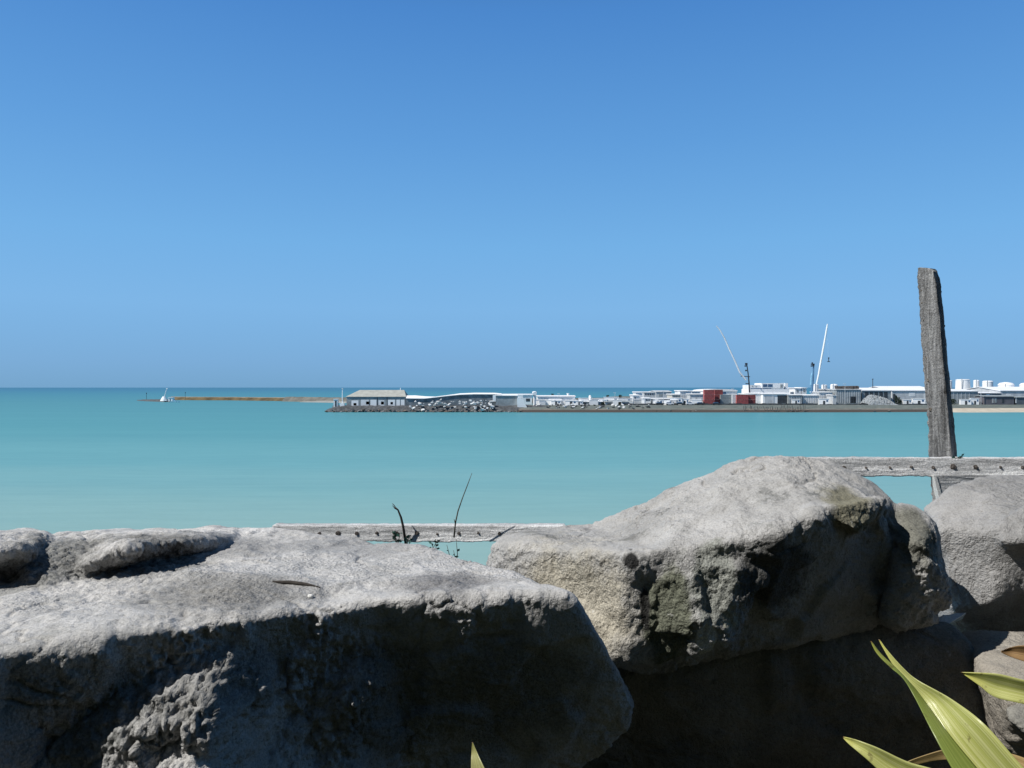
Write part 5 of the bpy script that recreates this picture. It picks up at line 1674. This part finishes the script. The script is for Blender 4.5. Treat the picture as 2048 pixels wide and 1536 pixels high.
# ---- bushes
def bush(px, Y, w_, h_, label, base=QZ, seed=0):
    rnd = random.Random(seed)
    p = Vector((Xw(px, Y), Y, base))
    e = empty('bush', p, label, 'bush', 'dark bushes around the port')
    b = MB()
    for q in range(3):
        b.tube([p + Vector((rnd.uniform(-.2, .2) * w_, 0, -.1)), p + Vector((rnd.uniform(-.3, .3) * w_, rnd.uniform(-.3, .3), h_ * .7))], [.09, .03], 5)
    b.build('trunk', timber, e)
    lf = MB()
    for q in range(420):
        a = rnd.uniform(0, 6.28); r = rnd.random() ** .5
        z = rnd.random() ** .8
        wob = .7 + .3 * math.sin(a * 3 + seed) * math.cos(z * 5 + seed)
        c = p + Vector((w_ / 2 * r * wob * math.cos(a) * (1.1 - .5 * z), w_ / 2 * r * math.sin(a) * (1.1 - .5 * z), h_ * (.08 + .95 * z)))
        d = Vector((rnd.gauss(0, 1), rnd.gauss(0, 1), rnd.gauss(0, 1))).normalized() * rnd.uniform(.12, .3)
        s_ = d.cross(Vector((rnd.gauss(0, 1), rnd.gauss(0, 1), rnd.gauss(0, 1)))).normalized() * rnd.uniform(.1, .22)
        lf.add([c - d, c + s_, c + d, c - s_], [(0, 1, 2, 3)])
    lf.build('crown', bush_m, e)


bush(1796, 410, 4.2, 3.6, 'dark bush right of the white rubble heap', seed=1)
bush(1800, 405, 3.0, 2.4, 'low dark bush before the long white-roofed warehouse', seed=2)
bush(1792, 408, 1.6, 4.6, 'tall narrow dark shrub beside the white rubble heap', seed=3)
bush(1906, 404, 4.4, 2.9, 'rounded dark bush beside the tall post on the right', seed=4)
bush(1240, 440, 3.8, 4.6, 'dark bush behind the rubble bank left of the twin white blocks', seed=5)
bush(1265, 430, 4.0, 4.9, 'dark bush tight behind the twin white blocks', seed=6)
bush(1105, 445, 3.4, 5.2, 'dark bush behind the low white warehouse roof', seed=7)
bush(1215, 425, 3.0, 4.6, 'small dark bush among the rubble bank huts', seed=8)
bush(1205, 392, 2.6, 1.8, 'low scrubby bush near the shore on the rubble bank', base=2.6, seed=9)
bush(1240, 391, 3.2, 2.0, 'wide low scrub on the shore left of the dark quay wall', base=2.5, seed=10)


# ---- parked cars on the quay
def car(paint):
    e = empty('parked_car', (0, 0, 0), 'car', 'car', 'cars parked on the quay')
    b = MB(); b.prism([(-2.1, .35), (2.1, .35), (2.15, .75), (1.9, .95), (1.1, 1.02), (-1.6, 1.05), (-2.1, .9)], -.85, .85); b.build('body', paint, e, bevel=.05)
    b = MB(); b.prism([(-1.7, 1.04), (1.15, 1.0), (.55, 1.48), (-1.25, 1.5)], -.75, .75); b.build('cabin', glass, e, bevel=.05)
    for sx in (-1.3, 1.3):
        for sy in (-.8, .8):
            w_ = MB(); vs = []
            for yy in (sy - .1, sy + .1):
                for k in range(14):
                    a = 2 * math.pi * k / 14
                    vs.append((sx + .33 * math.cos(a), yy, .33 + .33 * math.sin(a)))
            w_.add(vs, [tuple(range(14)), tuple(range(27, 13, -1))] + [(k, (k + 1) % 14, 14 + (k + 1) % 14, 14 + k) for k in range(14)])
            w_.build('wheel', blackm, e)
    return e


c1 = car(car_dark); c2 = car(car_white)
for i, (px, Y, c, lab) in enumerate([(1360, 394, c1, 'dark car parked left of the second white office block'), (1401, 393.5, c1, 'dark car parked in front of the left red stack'), (1433, 393, c1, 'dark car parked below the dull red containers'),
                                    (1380, 394, c2, 'white car parked between two dark cars left of the red stack'), (1339, 394, c2, 'white car parked furthest left, below the small white hut'), (1320, 394.5, c1, 'dark car parked furthest left on the quay')]):
    o = c if c.name not in used else copy_tree(c)
    used.add(c.name)
    o.location = (Xw(px, Y), Y, QZ)
    o['label'] = lab

# ---- far left: beacon and boat at the breakwater head
p = Vector((Xw(328, 640), 640, 1.0))
e = empty('beacon', p, 'white cone-shaped beacon with a leaning mast on the far left breakwater head', 'beacon')
b = MB(); b.lathe(p.x, p.y, [(3.0, 0.8), (2.4, 2.2), (1.0, 4.6), (.7, Zw(793, 640))], 10); b.build('base', white, e)
b = MB(); b.tube([at(329, 794, 640), at(331, 786, 640), at(334, 777, 640)], [.38, .3, .26], 8); b.build('mast', white2, e)
b = MB(); b.box(Xw(332.5, 640), Xw(335.5, 640), 639.6, 640.4, Zw(778, 640), Zw(776.3, 640)); b.build('lantern', white, e)
p = Vector((Xw(341, 636), 636, 1.0))
e = empty('hut', p, 'small white hut beside the cone-shaped beacon', 'hut', None)
b = MB(); b.box(Xw(336.5, 636), Xw(345, 636), 636, 639.5, .6, Zw(795.5, 636)); b.build('wall', white, e)
b = MB(); b.box(Xw(336, 636), Xw(345.6, 636), 635.7, 639.8, Zw(795.5, 636) + .003, Zw(794.5, 636)); b.build('roof', white2, e)
b = MB(); b.box(Xw(339.5, 636), Xw(341.2, 636), 635.9, 636.1, 1.0, Zw(797.5, 636)); b.build('door', dgrey, e)
p = Vector((Xw(350.5, 620), 620, 0))
e = empty('boat', p, 'small white boat lying in the water just below the white hut', 'boat')
vs, fs = [], []
for i in range(9):
    t = i / 8
    hw_ = 1.15 * (1 - (max(0, t - .45) / .55) ** 2.2) ** .9 if t < 1 else .03
    x = p.x - 3.6 + 7.2 * t
    for (yy, zz) in ((-hw_, .95 + .25 * t), (-hw_ * .7, -.15), (hw_ * .7, -.15), (hw_, .95 + .25 * t)):
        vs.append((x, p.y + yy, zz))
for i in range(8):
    for k in range(4):
        fs.append((i * 4 + k, i * 4 + (k + 1) % 4, (i + 1) * 4 + (k + 1) % 4, (i + 1) * 4 + k))
fs.append((0, 1, 2, 3))
b = MB(); b.add(vs, fs); b.build('hull', white, e)
b = MB(); b.box(p.x - 1.2, p.x + .5, p.y - .7, p.y + .7, 1.0, 1.75, (p.x - 1.0, p.x + .2, p.y - .6, p.y + .6)); b.build('cabin', lblue, e)
for (px, py0, py1, Y, lab) in ((293, 785.5, 792, 700, 'thin dark marker post near the tip of the far left breakwater head'), (370.5, 784.5, 792, 730, 'thin dark marker post on the far brown breakwater')):
    p = Vector((Xw(px, Y), Y, 1.5))
    e = empty('marker_post', p, lab, 'post', 'marker posts on the far breakwaters')
    b = MB(); b.lathe(p.x, p.y, [(.16, .5), (.13, Zw(py0, Y))], 8); b.build('pole', blackm, e)
    b = MB(); b.lathe(p.x, p.y, [(.1, Zw(py0 + 2.2, Y)), (.42, Zw(py0 + 1.6, Y)), (.40, Zw(py0 + .6, Y)), (.08, Zw(py0 - .4, Y))], 8); b.build('topmark', blackm, e)
